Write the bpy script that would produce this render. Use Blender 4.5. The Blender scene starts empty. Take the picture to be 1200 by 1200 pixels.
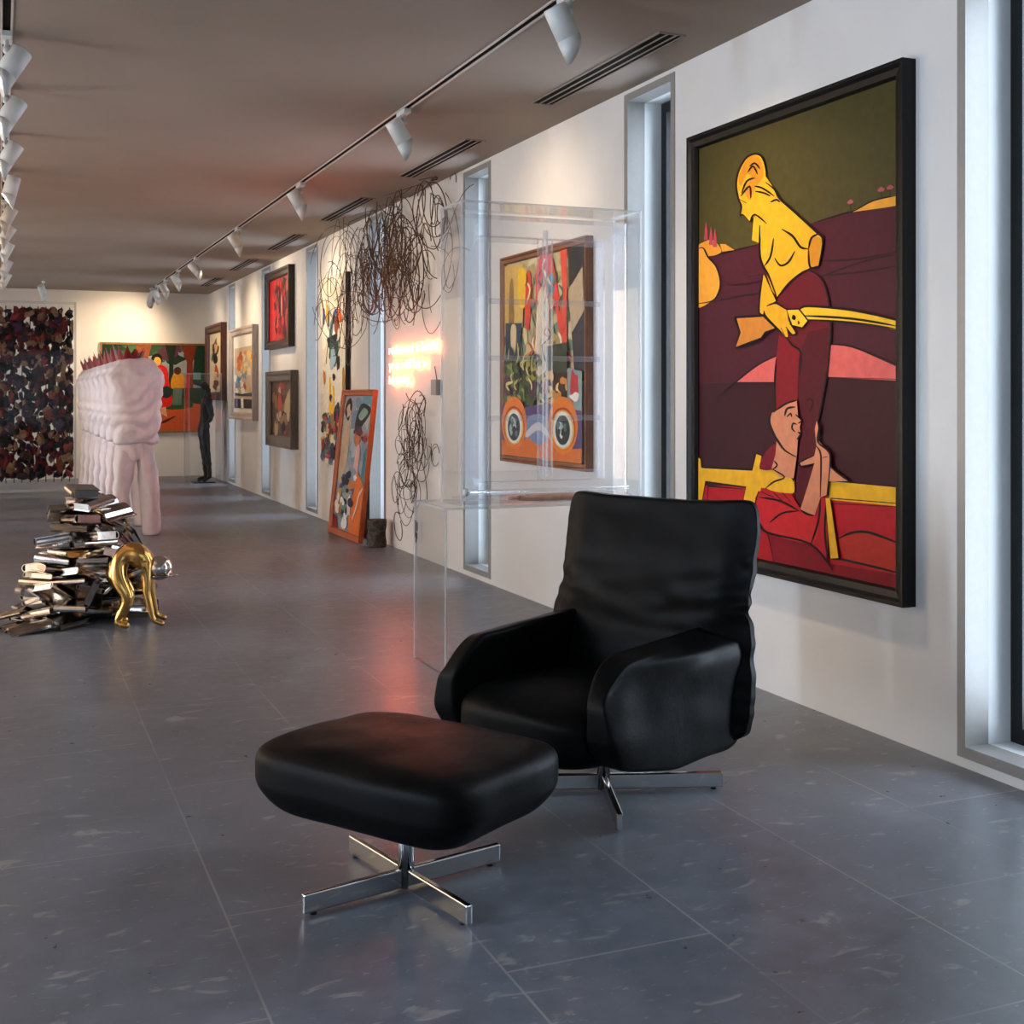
import bpy, bmesh, math, random
from mathutils import Vector, Matrix, noise
from mathutils.geometry import tessellate_polygon

SC = bpy.context.scene
COL = SC.collection
PI = math.pi
rnd = random.Random(7)

# ------------------------------------------------------------------ survey of the room
# photo measures (1200 frame) -> points on real planes of the room
FPX, CX, HY, HC = 1447.0, 600.0, 463.0, 1.3
TH = math.atan((CX - 2) / FPX)
SN, CS = math.sin(TH), math.cos(TH)
W, H, YB, YF, XL = 3.104, 2.936, 20.4, -4.0, -3.1     # right wall, ceiling, end wall, wall behind the camera, left wall
def ray(x, y):
    a = (x - CX) / FPX; b = (HY - y) / FPX
    return a * CS + SN, -a * SN + CS, b
def on_x(x, y, X):
    d = ray(x, y); t = X / d[0]
    return Vector((X, d[1] * t, HC + d[2] * t))
def on_y(x, y, Y):
    d = ray(x, y); t = Y / d[1]
    return Vector((d[0] * t, Y, HC + d[2] * t))

# ------------------------------------------------------------------ materials
def lin(c):
    c = c / 255.0
    return c / 12.92 if c <= .04045 else ((c + .055) / 1.055) ** 2.4
def rgb(h):
    if isinstance(h, str):
        h = h.lstrip('#'); h = tuple(int(h[i:i + 2], 16) for i in (0, 2, 4))
    return (lin(h[0]), lin(h[1]), lin(h[2]), 1)
class NT:
    def __init__(s, name):
        s.m = bpy.data.materials.new(name); s.m.use_nodes = True
        s.t = s.m.node_tree; s.n = s.t.nodes; s.l = s.t.links
        s.b = s.n.get('Principled BSDF'); s.out = s.n.get('Material Output')
    def new(s, k, **kw):
        n = s.n.new(k)
        for a, v in kw.items(): setattr(n, a, v)
        return n
    def link(s, a, b): s.l.new(a, b)
    def coord(s, scale=(1, 1, 1), loc=(0, 0, 0), kind='Object'):
        tc = s.new('ShaderNodeTexCoord'); mp = s.new('ShaderNodeMapping')
        mp.inputs['Scale'].default_value = scale; mp.inputs['Location'].default_value = loc
        s.link(tc.outputs[kind], mp.inputs['Vector']); return mp.outputs['Vector']
    def noise(s, vec, scale, detail=4, rough=.5, dist=0):
        n = s.new('ShaderNodeTexNoise'); n.inputs['Scale'].default_value = scale
        n.inputs['Detail'].default_value = detail; n.inputs['Roughness'].default_value = rough
        n.inputs['Distortion'].default_value = dist
        s.link(vec, n.inputs['Vector']); return n
    def ramp(s, fac, stops):
        r = s.new('ShaderNodeValToRGB'); e = r.color_ramp.elements
        while len(e) < len(stops): e.new(.5)
        for i, (p, c) in enumerate(stops): e[i].position = p; e[i].color = c
        s.link(fac, r.inputs['Fac']); return r
    def bump(s, h, strength, dist=.01):
        b = s.new('ShaderNodeBump'); b.inputs['Strength'].default_value = strength
        b.inputs['Distance'].default_value = dist
        s.link(h, b.inputs['Height']); s.link(b.outputs['Normal'], s.b.inputs['Normal']); return b
def g(v): return (v, v, v, 1)
MATS = {}
def plain(name, col, rough=.5, metal=0, spec=.5, nz=.06, scale=30, bump=0):
    """solid colour with a little procedural variation"""
    if name in MATS: return MATS[name]
    t = NT(name); c = rgb(col) if isinstance(col, str) else col
    v = t.coord(); n = t.noise(v, scale)
    r = t.ramp(n.outputs['Fac'], [(.3, tuple(x * (1 - nz) for x in c[:3]) + (1,)), (.7, tuple(min(1, x * (1 + nz)) for x in c[:3]) + (1,))])
    t.link(r.outputs['Color'], t.b.inputs['Base Color'])
    t.b.inputs['Roughness'].default_value = rough; t.b.inputs['Metallic'].default_value = metal
    t.b.inputs['Specular IOR Level'].default_value = spec
    if bump: t.bump(n.outputs['Fac'], bump, .005)
    MATS[name] = t.m; return t.m
def paint(col, rough=.45):
    return plain('paint_' + col.strip('#'), col, rough, 0, .16, .10, 24, .06)

def mat_wall():
    t = NT('white_wall_paint'); v = t.coord(); n = t.noise(v, 3, 5)
    r = t.ramp(n.outputs['Fac'], [(.3, rgb('#d3cfca')), (.7, rgb('#dad6d1'))])
    t.link(r.outputs['Color'], t.b.inputs['Base Color']); t.b.inputs['Roughness'].default_value = .7
    f = t.noise(v, 180, 2); t.bump(f.outputs['Fac'], .05, .002); return t.m
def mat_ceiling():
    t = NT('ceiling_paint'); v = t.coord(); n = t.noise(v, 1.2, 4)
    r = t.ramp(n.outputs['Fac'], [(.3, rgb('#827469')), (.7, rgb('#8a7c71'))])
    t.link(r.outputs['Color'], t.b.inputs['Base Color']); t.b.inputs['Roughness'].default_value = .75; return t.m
def mat_floor():
    t = NT('dark_stone_tiles'); tc = t.new('ShaderNodeTexCoord'); sx = t.new('ShaderNodeSeparateXYZ')
    t.link(tc.outputs['Object'], sx.inputs[0])
    cx = t.new('ShaderNodeCombineXYZ')
    def add(o, k):
        m = t.new('ShaderNodeMath', operation='ADD'); m.inputs[1].default_value = k; t.link(o, m.inputs[0]); return m.outputs[0]
    t.link(add(sx.outputs['Y'], -.395 + 10.9), cx.inputs['X']); t.link(add(sx.outputs['X'], -.517 + .533 * 20), cx.inputs['Y'])
    b = t.new('ShaderNodeTexBrick'); b.offset = .5; b.offset_frequency = 2; b.squash = 1
    b.inputs['Scale'].default_value = 1; b.inputs['Brick Width'].default_value = 1.09; b.inputs['Row Height'].default_value = .533
    b.inputs['Mortar Size'].default_value = .0035; b.inputs['Mortar Smooth'].default_value = .3; b.inputs['Bias'].default_value = 0
    b.inputs['Color1'].default_value = g(.92); b.inputs['Color2'].default_value = g(1.06); b.inputs['Mortar'].default_value = g(1.0)
    t.link(cx.outputs[0], b.inputs['Vector'])
    v = t.coord(scale=(1, 1, 1)); n1 = t.noise(v, 2.2, 8, .62, .4); n2 = t.noise(v, 14, 6, .65)
    r1 = t.ramp(n1.outputs['Fac'], [(.3, rgb('#5a5e66')), (.72, rgb('#70747d'))])
    # pale fossil-like flecks
    v2 = t.coord(scale=(1.0, 2.2, 1), loc=(3, 1, 0)); n3 = t.noise(v2, 7.5, 3, .55, .8)
    r3 = t.ramp(n3.outputs['Fac'], [(.625, g(0)), (.70, g(1))])
    n4 = t.noise(v2, 26, 3, .6, .5); r4 = t.ramp(n4.outputs['Fac'], [(.64, g(0)), (.71, g(1))])
    mx = t.new('ShaderNodeMath', operation='MAXIMUM'); t.link(r3.outputs['Color'], mx.inputs[0]); t.link(r4.outputs['Color'], mx.inputs[1])
    fk = t.new('ShaderNodeMath', operation='MULTIPLY'); t.link(mx.outputs[0], fk.inputs[0]); fk.inputs[1].default_value = .6
    m1 = t.new('ShaderNodeMix', data_type='RGBA'); t.link(fk.outputs[0], m1.inputs[0]); t.link(r1.outputs['Color'], m1.inputs[6]); m1.inputs[7].default_value = rgb('#a09c97')
    r2 = t.ramp(n2.outputs['Fac'], [(.3, g(.82)), (.75, g(1.12))])
    m2 = t.new('ShaderNodeMix', data_type='RGBA', blend_type='MULTIPLY'); m2.inputs[0].default_value = 1
    t.link(m1.outputs[2], m2.inputs[6]); t.link(r2.outputs['Color'], m2.inputs[7])
    m3 = t.new('ShaderNodeMix', data_type='RGBA', blend_type='MULTIPLY'); m3.inputs[0].default_value = 1
    t.link(m2.outputs[2], m3.inputs[6]); t.link(b.outputs['Color'], m3.inputs[7])
    m4 = t.new('ShaderNodeMix', data_type='RGBA'); jf = t.new('ShaderNodeMath', operation='MULTIPLY')
    jn = t.noise(v, 1.7, 3); jr = t.ramp(jn.outputs['Fac'], [(.4, g(.12)), (.62, g(.75))])
    t.link(b.outputs['Fac'], jf.inputs[0]); t.link(jr.outputs['Color'], jf.inputs[1])
    t.link(jf.outputs[0], m4.inputs[0]); t.link(m3.outputs[2], m4.inputs[6]); m4.inputs[7].default_value = rgb('#98938d')
    t.link(m4.outputs[2], t.b.inputs['Base Color'])
    rr = t.ramp(n2.outputs['Fac'], [(.3, g(.27)), (.75, g(.42))]); t.link(rr.outputs['Color'], t.b.inputs['Roughness'])
    t.b.inputs['Specular IOR Level'].default_value = .5
    ad = t.new('ShaderNodeMath', operation='SUBTRACT'); t.link(n1.outputs['Fac'], ad.inputs[0]); t.link(b.outputs['Fac'], ad.inputs[1])
    t.bump(ad.outputs[0], .05, .003)
    return t.m
def mat_leather():
    t = NT('black_cowhide'); v = t.coord(); n = t.noise(v, 7, 5, .6, .5); f = t.noise(t.coord(scale=(60, 400, 200)), 1.4, 3, .7)
    r = t.ramp(n.outputs['Fac'], [(.3, g(.0018)), (.75, g(.0042))]); t.link(r.outputs['Color'], t.b.inputs['Base Color'])
    rr = t.ramp(n.outputs['Fac'], [(.3, g(.34)), (.7, g(.50))]); t.link(rr.outputs['Color'], t.b.inputs['Roughness'])
    t.b.inputs['Specular IOR Level'].default_value = .065
    a = t.new('ShaderNodeMath', operation='ADD'); m = t.new('ShaderNodeMath', operation='MULTIPLY'); m.inputs[1].default_value = .25
    t.link(f.outputs['Fac'], m.inputs[0]); t.link(m.outputs[0], a.inputs[0]); t.link(n.outputs['Fac'], a.inputs[1])
    t.bump(a.outputs[0], .35, .006); return t.m
def mat_clear(name, tint, gloss=.12, haze=0.0, hcol=(.85, .9, .95, 1)):
    """clear sheet: light passes straight through, surface mirrors by fresnel, optional haze"""
    t = NT(name); tr = t.new('ShaderNodeBsdfTransparent'); tr.inputs['Color'].default_value = tint
    gl = t.new('ShaderNodeBsdfGlossy'); gl.inputs['Roughness'].default_value = .03
    lw = t.new('ShaderNodeFresnel'); lw.inputs['IOR'].default_value = 1.33
    n = t.noise(t.coord(), 6, 2); mr = t.new('ShaderNodeMapRange'); mr.inputs['To Min'].default_value = .7; mr.inputs['To Max'].default_value = 1.1
    t.link(n.outputs['Fac'], mr.inputs['Value'])
    mm = t.new('ShaderNodeMath', operation='MULTIPLY'); t.link(lw.outputs[0], mm.inputs[0]); t.link(mr.outputs[0], mm.inputs[1])
    m2 = t.new('ShaderNodeMath', operation='MULTIPLY'); t.link(mm.outputs[0], m2.inputs[0]); m2.inputs[1].default_value = gloss * 8
    mx = t.new('ShaderNodeMixShader'); t.link(m2.outputs[0], mx.inputs[0]); t.link(tr.outputs[0], mx.inputs[1]); t.link(gl.outputs[0], mx.inputs[2])
    last = mx.outputs[0]
    if haze:
        df = t.new('ShaderNodeBsdfDiffuse'); df.inputs['Color'].default_value = hcol
        tl = t.new('ShaderNodeBsdfTranslucent'); tl.inputs['Color'].default_value = hcol
        m0 = t.new('ShaderNodeMixShader'); m0.inputs[0].default_value = .5; t.link(df.outputs[0], m0.inputs[1]); t.link(tl.outputs[0], m0.inputs[2])
        mh = t.new('ShaderNodeMixShader'); mh.inputs[0].default_value = haze; t.link(last, mh.inputs[1]); t.link(m0.outputs[0], mh.inputs[2]); last = mh.outputs[0]
    t.n.remove(t.b); t.link(last, t.out.inputs['Surface']); return t.m
def mat_emit(name, col, strength):
    t = NT(name); e = t.new('ShaderNodeEmission'); e.inputs['Color'].default_value = col; e.inputs['Strength'].default_value = strength
    t.n.remove(t.b); t.link(e.outputs[0], t.out.inputs['Surface']); return t.m
def mat_cloth(name, c1, c2):
    t = NT(name); v = t.coord(); n = t.noise(v, 5, 5, .6, .6); f = t.noise(v, 300, 2)
    r = t.ramp(n.outputs['Fac'], [(.3, rgb(c1)), (.7, rgb(c2))]); t.link(r.outputs['Color'], t.b.inputs['Base Color'])
    t.b.inputs['Roughness'].default_value = .85; t.b.inputs['Specular IOR Level'].default_value = .065
    a = t.new('ShaderNodeMath', operation='MULTIPLY_ADD'); t.link(f.outputs['Fac'], a.inputs[0]); a.inputs[1].default_value = .12; t.link(n.outputs['Fac'], a.inputs[2])
    t.bump(a.outputs[0], .5, .02); return t.m
def mat_wood(name, c1, c2, rough=.45):
    t = NT(name); n = t.noise(t.coord(scale=(6, 6, 1)), 6, 6, .6, 1.5)
    r = t.ramp(n.outputs['Fac'], [(.3, rgb(c1)), (.7, rgb(c2))]); t.link(r.outputs['Color'], t.b.inputs['Base Color'])
    t.b.inputs['Roughness'].default_value = rough; t.bump(n.outputs['Fac'], .1, .003); return t.m
def mat_mottle(name, cols, scale, rough=.6, dist=1.5, bump=.15, stretch=(1, 1, 1)):
    t = NT(name); n = t.noise(t.coord(scale=stretch), scale, 6, .62, dist)
    k = len(cols); r = t.ramp(n.outputs['Fac'], [(.3 + .4 * i / (k - 1), rgb(c)) for i, c in enumerate(cols)])
    t.link(r.outputs['Color'], t.b.inputs['Base Color']); t.b.inputs['Roughness'].default_value = rough
    t.bump(n.outputs['Fac'], bump, .01); return t.m

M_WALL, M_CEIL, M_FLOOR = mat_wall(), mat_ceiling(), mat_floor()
M_LEATHER = mat_leather()
M_CHROME = plain('polished_chrome', g(.55), .09, 1, .5, .03, 8)
M_STEEL = plain('dark_polished_steel', (.34, .30, .27, 1), .16, 1, .5, .25, 9, .25)
M_STEEL2 = plain('bright_polished_steel', (.66, .61, .56, 1), .13, 1, .5, .12, 11, .15)
M_GOLD = plain('polished_gold_bronze', (.70, .40, .12, 1), .16, 1, .5, .2, 12, .15)
M_LAMP = plain('lamp_white_enamel', '#c9cac6', .4, 0, .5, .02)
M_DARK = plain('black_anodised_metal', '#0c0e11', .45, 0, .4, .05)
M_BLACKIN = plain('black_interior', '#040404', .8, 0, .1, .05)
M_GREYMET = plain('grey_metal_trim', '#8d8b88', .42, .3, .5, .04)
M_REVEAL = plain('white_reveal_panel', '#dfe3e4', .55, 0, .4, .02, 4)
M_BLKFRAME = plain('black_lacquered_wood', '#070606', .34, 0, .25, .3, 40, .1)
M_GLASS = mat_clear('window_glass', (.95, .97, 1, 1), .12)
M_ACRYL = mat_clear('clear_acrylic', (.985, .99, .993, 1), .055, .005)
M_ACEDGE = mat_clear('acrylic_cut_edge', (.95, .98, .99, 1), .10, .35, (.92, .96, 1, 1))
M_ACBAR = mat_clear('thick_acrylic_bar', (.97, .98, .99, 1), .06, .13, (.95, .95, 1, 1))
M_WHITE = mat_cloth('white_canvas_cloth', '#d0ccd8', '#e4e0e8')
M_WHITE2 = mat_cloth('pale_trouser_cloth', '#d2ccd6', '#e4dee6')
M_RED = plain('deep_red_resin', '#7a0f1c', .4, 0, .5, .2, 12)
M_BRONZE = plain('blackened_bronze', '#141210', .35, .6, .5, .4, 14, .3)
M_WIRE = plain('rusted_dark_wire', '#46301f', .7, .0, .4, .3, 20)
M_SOCKET = plain('grey_plastic', '#8f8a88', .5)

# ------------------------------------------------------------------ mesh helpers
def obj(name, bm, mats, parent=None, smooth=False, loc=None):
    me = bpy.data.meshes.new(name)
    bmesh.ops.recalc_face_normals(bm, faces=bm.faces[:]) if bm.faces else None
    bm.to_mesh(me); bm.free()
    for m in (mats if isinstance(mats, (list, tuple)) else [mats]): me.materials.append(m)
    if smooth:
        for p in me.polygons: p.use_smooth = True
    o = bpy.data.objects.new(name, me); COL.objects.link(o)
    if loc is not None: o.location = loc
    if parent: o.parent = parent
    return o
def raw(name, me, mats, parent=None):
    for m in (mats if isinstance(mats, (list, tuple)) else [mats]): me.materials.append(m)
    o = bpy.data.objects.new(name, me); COL.objects.link(o)
    if parent: o.parent = parent
    return o
def thing(name, label, cat, loc=(0, 0, 0), rotz=0, group=None):
    o = bpy.data.objects.new(name, None); COL.objects.link(o)
    o.empty_display_size = .1; o.location = loc; o.rotation_euler = (0, 0, rotz)
    o['label'] = label; o['category'] = cat
    if group: o['group'] = group
    return o
def tag(o, label, cat, group=None, kind=None):
    o['label'] = label; o['category'] = cat
    if group: o['group'] = group
    if kind: o['kind'] = kind
    return o
def struct(name, label=None, loc=(0, 0, 0)):
    o = bpy.data.objects.new(name, None); COL.objects.link(o); o.location = loc; o.empty_display_size = .1
    o['kind'] = 'structure'; o['category'] = name.split('_')[0]
    if label: o['label'] = label
    return o
def smesh(name, bm, m, label=None):
    o = obj(name, bm, m); o['kind'] = 'structure'; o['category'] = name.split('_')[0]
    if label: o['label'] = label
    return o
def dup(root, loc, rotz, label, group=None):
    r = root.copy(); COL.objects.link(r); r.location = loc; r.rotation_euler = (0, 0, rotz); r['label'] = label
    if group: r['group'] = group
    for ch in list(root.children):
        c = ch.copy(); COL.objects.link(c); c.parent = r
        for s in ch.children:
            d = s.copy(); COL.objects.link(d); d.parent = c
    return r
def box(bm, x0, x1, y0, y1, z0, z1, mi=0):
    v = [bm.verts.new((x, y, z)) for x in (x0, x1) for y in (y0, y1) for z in (z0, z1)]
    for f in ((0, 1, 3, 2), (4, 6, 7, 5), (0, 4, 5, 1), (2, 3, 7, 6), (0, 2, 6, 4), (1, 5, 7, 3)):
        fc = bm.faces.new([v[i] for i in f]); fc.material_index = mi
    return v
def bevel(bm, w=.003, seg=2):
    bmesh.ops.bevel(bm, geom=bm.edges[:], offset=w, segments=seg, affect='EDGES', profile=.5)
def boxbm(*a, bev=0, seg=2):
    bm = bmesh.new(); box(bm, *a)
    if bev: bevel(bm, bev, seg)
    return bm
def cyl(bm, p0, p1, r0, r1=None, n=16, cap=True, mi=0):
    p0, p1 = Vector(p0), Vector(p1); r1 = r0 if r1 is None else r1
    d = (p1 - p0).normalized(); a = d.orthogonal().normalized(); b = d.cross(a)
    A = [bm.verts.new(p0 + (a * math.cos(2 * PI * i / n) + b * math.sin(2 * PI * i / n)) * r0) for i in range(n)]
    B = [bm.verts.new(p1 + (a * math.cos(2 * PI * i / n) + b * math.sin(2 * PI * i / n)) * r1) for i in range(n)]
    for i in range(n):
        f = bm.faces.new((A[i], A[(i + 1) % n], B[(i + 1) % n], B[i])); f.smooth = True; f.material_index = mi
    if cap:
        bm.faces.new(A[::-1]).material_index = mi; bm.faces.new(B).material_index = mi
    return A, B
def loft(bm, rings, n=24, cap=True):
    """rings: list of (centre, rx, ry) stacked upwards, or callables angle->point"""
    R = []
    for c, rx, ry in rings:
        R.append([bm.verts.new((c[0] + rx * math.cos(2 * PI * i / n), c[1] + ry * math.sin(2 * PI * i / n), c[2])) for i in range(n)])
    for a, b in zip(R, R[1:]):
        for i in range(n):
            bm.faces.new((a[i], a[(i + 1) % n], b[(i + 1) % n], b[i])).smooth = True
    if cap:
        bm.faces.new(R[0][::-1]).smooth = True; bm.faces.new(R[-1]).smooth = True
    return R
def soft(n=14, e=6.0):
    """rounded cube in [-1,1]^3 (superellipsoid), as a bmesh ready to be bent"""
    bm = bmesh.new(); bmesh.ops.create_cube(bm, size=2)
    bmesh.ops.subdivide_edges(bm, edges=bm.edges[:], cuts=n, use_grid_fill=True)
    for v in bm.verts:
        p = v.co; q = (abs(p.x) ** e + abs(p.y) ** e + abs(p.z) ** e) ** (1 / e)
        m = max(abs(p.x), abs(p.y), abs(p.z))
        v.co = p * (m / q)
    for f in bm.faces: f.smooth = True
    return bm
def sub(o, lv=1):
    m = o.modifiers.new('sub', 'SUBSURF'); m.levels = lv; m.render_levels = lv; return o
def tubes(name, paths, m, parent=None, res=1):
    """paths: list of (points, radius) -> one curve object"""
    cu = bpy.data.curves.new(name, 'CURVE'); cu.dimensions = '3D'; cu.bevel_depth = 1.0; cu.bevel_resolution = res; cu.use_fill_caps = True
    for pts, r in paths:
        s = cu.splines.new('POLY'); s.points.add(len(pts) - 1)
        for p, q in zip(s.points, pts): p.co = (*q, 1); p.radius = r if not callable(r) else r(p)
        s.use_smooth = True
    cu.materials.append(m)
    o = bpy.data.objects.new(name, cu); COL.objects.link(o)
    dg = bpy.context.evaluated_depsgraph_get(); me = bpy.data.meshes.new_from_object(o.evaluated_get(dg))
    bpy.data.objects.remove(o); me.name = name
    mo = bpy.data.objects.new(name, me); COL.objects.link(mo)
    if parent: mo.parent = parent
    return mo
def skin(name, pts, edges, radii, m, parent=None, lv=2, root=0):
    me = bpy.data.meshes.new(name); me.from_pydata([tuple(p) for p in pts], edges, [])
    o = bpy.data.objects.new(name, me); COL.objects.link(o)
    s = o.modifiers.new('skin', 'SKIN'); s.use_smooth_shade = True
    for i, v in enumerate(me.skin_vertices[0].data):
        r = radii[i]; v.radius = (r, r) if not isinstance(r, tuple) else r
    me.skin_vertices[0].data[root].use_root = True
    sb = o.modifiers.new('sub', 'SUBSURF'); sb.levels = lv; sb.render_levels = lv
    me.materials.append(m)
    if parent: o.parent = parent
    return o

# ------------------------------------------------------------------ paint layers on a flat canvas
def catmull(pts, k=5, closed=True):
    n = len(pts); out = []
    for i in range(n if closed else n - 1):
        g0 = lambda j: pts[j % n] if closed else pts[min(max(j, 0), n - 1)]
        p0, p1, p2, p3 = g0(i - 1), g0(i), g0(i + 1), g0(i + 2)
        for s in range(k):
            t = s / k
            out.append(tuple(.5 * ((2 * p1[a]) + (-p0[a] + p2[a]) * t + (2 * p0[a] - 5 * p1[a] + 4 * p2[a] - p3[a]) * t * t + (-p0[a] + 3 * p1[a] - 3 * p2[a] + p3[a]) * t ** 3) for a in (0, 1)))
    if not closed: out.append(pts[-1])
    return out
class Canvas:
    """flat picture: fn maps (u,v,depth) to a point; every shape is one thin layer of paint"""
    def __init__(s, fn, step=.00012):
        s.bm = bmesh.new(); s.fn = fn; s.d = 0; s.step = step; s.mats = []; s.ink = 1.0
    def mi(s, m):
        if m not in s.mats: s.mats.append(m)
        return s.mats.index(m)
    def poly(s, m, pts, smooth=False):
        if isinstance(m, str): m = paint(m)
        if smooth: pts = catmull(pts)
        s.d += s.step; k = s.mi(m)
        vs = [s.bm.verts.new(s.fn(p[0], p[1], s.d)) for p in pts]
        for t in tessellate_polygon([[Vector((p[0], p[1], 0)) for p in pts]]):
            try: s.bm.faces.new([vs[i] for i in t]).material_index = k
            except ValueError: pass
    def line(s, m, pts, w, smooth=True, closed=False):
        w *= s.ink
        if isinstance(m, str): m = paint(m)
        if smooth and len(pts) > 2: pts = catmull(pts, 4, closed)
        if closed: pts = pts + [pts[0]]
        s.d += s.step; k = s.mi(m); L = []; n = len(pts)
        for i, p in enumerate(pts):
            a = pts[max(i - 1, 0)]; b = pts[min(i + 1, n - 1)]
            dx, dy = b[0] - a[0], b[1] - a[1]; q = math.hypot(dx, dy) or 1
            ww = w * (1 if closed else min(1, .35 + 1.3 * min(i, n - 1 - i) / max(1, n - 1) * 2))
            nx, ny = -dy / q * ww / 2, dx / q * ww / 2
            L.append((s.bm.verts.new(s.fn(p[0] + nx, p[1] + ny, s.d)), s.bm.verts.new(s.fn(p[0] - nx, p[1] - ny, s.d))))
        for a, b in zip(L, L[1:]):
            try: s.bm.faces.new((a[0], a[1], b[1], b[0])).material_index = k
            except ValueError: pass
    def blob(s, m, u, v, ru, rv, r, wob=.35, n=9):
        pts = []
        for i in range(n):
            a = 2 * PI * i / n; q = 1 + r.uniform(-wob, wob)
            pts.append((u + ru * q * math.cos(a), v + rv * q * math.sin(a)))
        s.poly(m, pts, True)
    def done(s, name, parent):
        me = bpy.data.meshes.new(name); s.bm.to_mesh(me); s.bm.free()
        return raw(name, me, s.mats, parent)
def frame_bars(name, y0, y1, z0, z1, xb, dep, fw, m, parent, lip=None):
    """mitred picture frame on a wall that faces -X: back at xb, front at xb-dep"""
    bm = bmesh.new()
    prof = [(0, 0), (0, dep), (fw * .25, dep), (fw * .45, dep * .82), (fw * .85, dep * .78), (fw, dep * .55), (fw, 0)]
    cor = []
    for (cy, cz, sy, sz) in ((y0, z0, 1, 1), (y1, z0, -1, 1), (y1, z1, -1, -1), (y0, z1, 1, -1)):
        cor.append([bm.verts.new((xb - d, cy + sy * a, cz + sz * a)) for a, d in prof])
    for i in range(4):
        A, B = cor[i], cor[(i + 1) % 4]
        for k in range(len(prof)):
            j = (k + 1) % len(prof)
            bm.faces.new((A[k], A[j], B[j], B[k]))
    return obj(name, bm, m, parent)

# ================================================================== SETTING
bm = bmesh.new(); box(bm, XL - .4, W + .4, YF - .3, YB + .3, -.12, 0); smesh('floor', bm, M_FLOOR, 'dark grey stone tile floor')
bm = bmesh.new()
TRX = {'near': 2.13, 'left': .02}
TW = .017
xs = [XL - .4, TRX['left'] - TW, TRX['left'] + TW, TRX['near'] - TW, TRX['near'] + TW, W + .4]
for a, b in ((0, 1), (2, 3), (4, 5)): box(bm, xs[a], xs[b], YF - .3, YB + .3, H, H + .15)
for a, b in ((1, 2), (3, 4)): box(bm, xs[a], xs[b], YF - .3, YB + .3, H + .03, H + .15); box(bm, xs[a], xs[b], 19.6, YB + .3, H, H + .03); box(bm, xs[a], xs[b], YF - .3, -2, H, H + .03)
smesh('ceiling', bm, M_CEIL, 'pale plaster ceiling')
WT = .36
WIN_R = [3.14 + 2.51 * i for i in range(-2, 7)]
WW, ZB, ZT = .27, .035, H - .022
def slotted_wall(name, x_in, x_out, wins):
    bm = bmesh.new(); xa, xb = min(x_in, x_out), max(x_in, x_out)
    ys = [YF - .3] + [q for w in wins for q in (w - WW, w + WW)] + [YB + .3]
    for i in range(0, len(ys), 2): box(bm, xa, xb, ys[i], ys[i + 1], 0, H)
    for w in wins:
        box(bm, xa, xb, w - WW, w + WW, 0, ZB); box(bm, xa, xb, w - WW, w + WW, ZT, H)
    return smesh(name, bm, M_WALL, 'white painted wall with tall slot windows')
slotted_wall('wall_right', W, W + WT, WIN_R)
WIN_L = [.63, 3.14, 5.65, 8.16, 13.18, 18.2]  # unseen left-hand windows, put in to bring ambient fill from that side
slotted_wall('wall_left', XL, XL - WT, WIN_L)
bm = bmesh.new(); box(bm, XL, W, YB, YB + .3, 0, H); smesh('wall_back', bm, M_WALL, 'white end wall of the gallery')
# unseen wall behind the camera; its wide glazed opening is added for fill light
bm = bmesh.new(); box(bm, XL, -2.4, YF - .3, YF, 0, H); box(bm, 2.4, W, YF - .3, YF, 0, H); box(bm, -2.4, 2.4, YF - .3, YF, 2.7, H)
smesh('wall_front', bm, M_WALL)

def daylight(name, loc, rot, sx, sy, power, parent, col=(.80, .90, 1.0)):
    l = bpy.data.lights.new(name, 'AREA'); l.shape = 'RECTANGLE'; l.size = sx; l.size_y = sy; l.energy = power; l.color = col
    o = bpy.data.objects.new(name, l); COL.objects.link(o); o.location = loc; o.rotation_euler = rot; o.parent = parent; return o
DAY_R, FILL_L, FILL_F = 72.0, 140.0, 45.0
def slot_window(n, x_in, sg, yc, power, col=(.80, .90, 1.0)):
    """sg=+1: window in the right wall (outside is +X)"""
    w = struct('window_%d' % n, 'tall slot window in the white wall', (0, yc, 0))
    X = lambda d: x_in + sg * d
    def bb(*q):
        bm = bmesh.new()
        for a in q: box(bm, min(a[0], a[1]), max(a[0], a[1]), *a[2:])
        return bm
    t = .04
    obj('window_trim', bb((X(-.004), X(.10), -WW, -WW + t, ZB, ZT), (X(-.004), X(.10), WW - t, WW, ZB, ZT), (X(-.004), X(.10), -WW + t, WW - t, ZB, ZB + t), (X(-.004), X(.10), -WW + t, WW - t, ZT - t, ZT)), M_GREYMET, w)
    i = WW - t + .004; zb, zt = ZB + t - .004, ZT - t + .004
    obj('window_reveal', bb((X(.012), X(WT), -WW, -i, ZB, ZT), (X(.012), X(WT), i, WW, ZB, ZT), (X(.012), X(WT), -i, i, ZB, zb), (X(.012), X(WT), -i, i, zt, ZT)), M_REVEAL, w)
    d0, d1, fw = .205, .265, .055
    obj('window_frame', bb((X(d0), X(d1), -i, -i + fw, zb, zt), (X(d0), X(d1), i - fw, i, zb, zt), (X(d0), X(d1), -i + fw, i - fw, zb, zb + fw), (X(d0), X(d1), -i + fw, i - fw, zt - fw, zt)), M_DARK, w)
    obj('window_pane', bb((X(.232), X(.238), -i + fw, i - fw, zb + fw, zt - fw)), M_GLASS, w)
    daylight('window_daylight', (X(WT + .10), 0, (ZB + ZT) / 2), (0, sg * PI / 2, 0), 2.75, .46, power, w, col)
k = 1
for y in WIN_R: slot_window(k, W, 1, y, DAY_R); k += 1
for y in WIN_L: slot_window(k, XL, -1, y, FILL_L * (1.8 if y < 2 else 1.25 if y < 4 else .9), (.70, .84, 1)); k += 1
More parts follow.
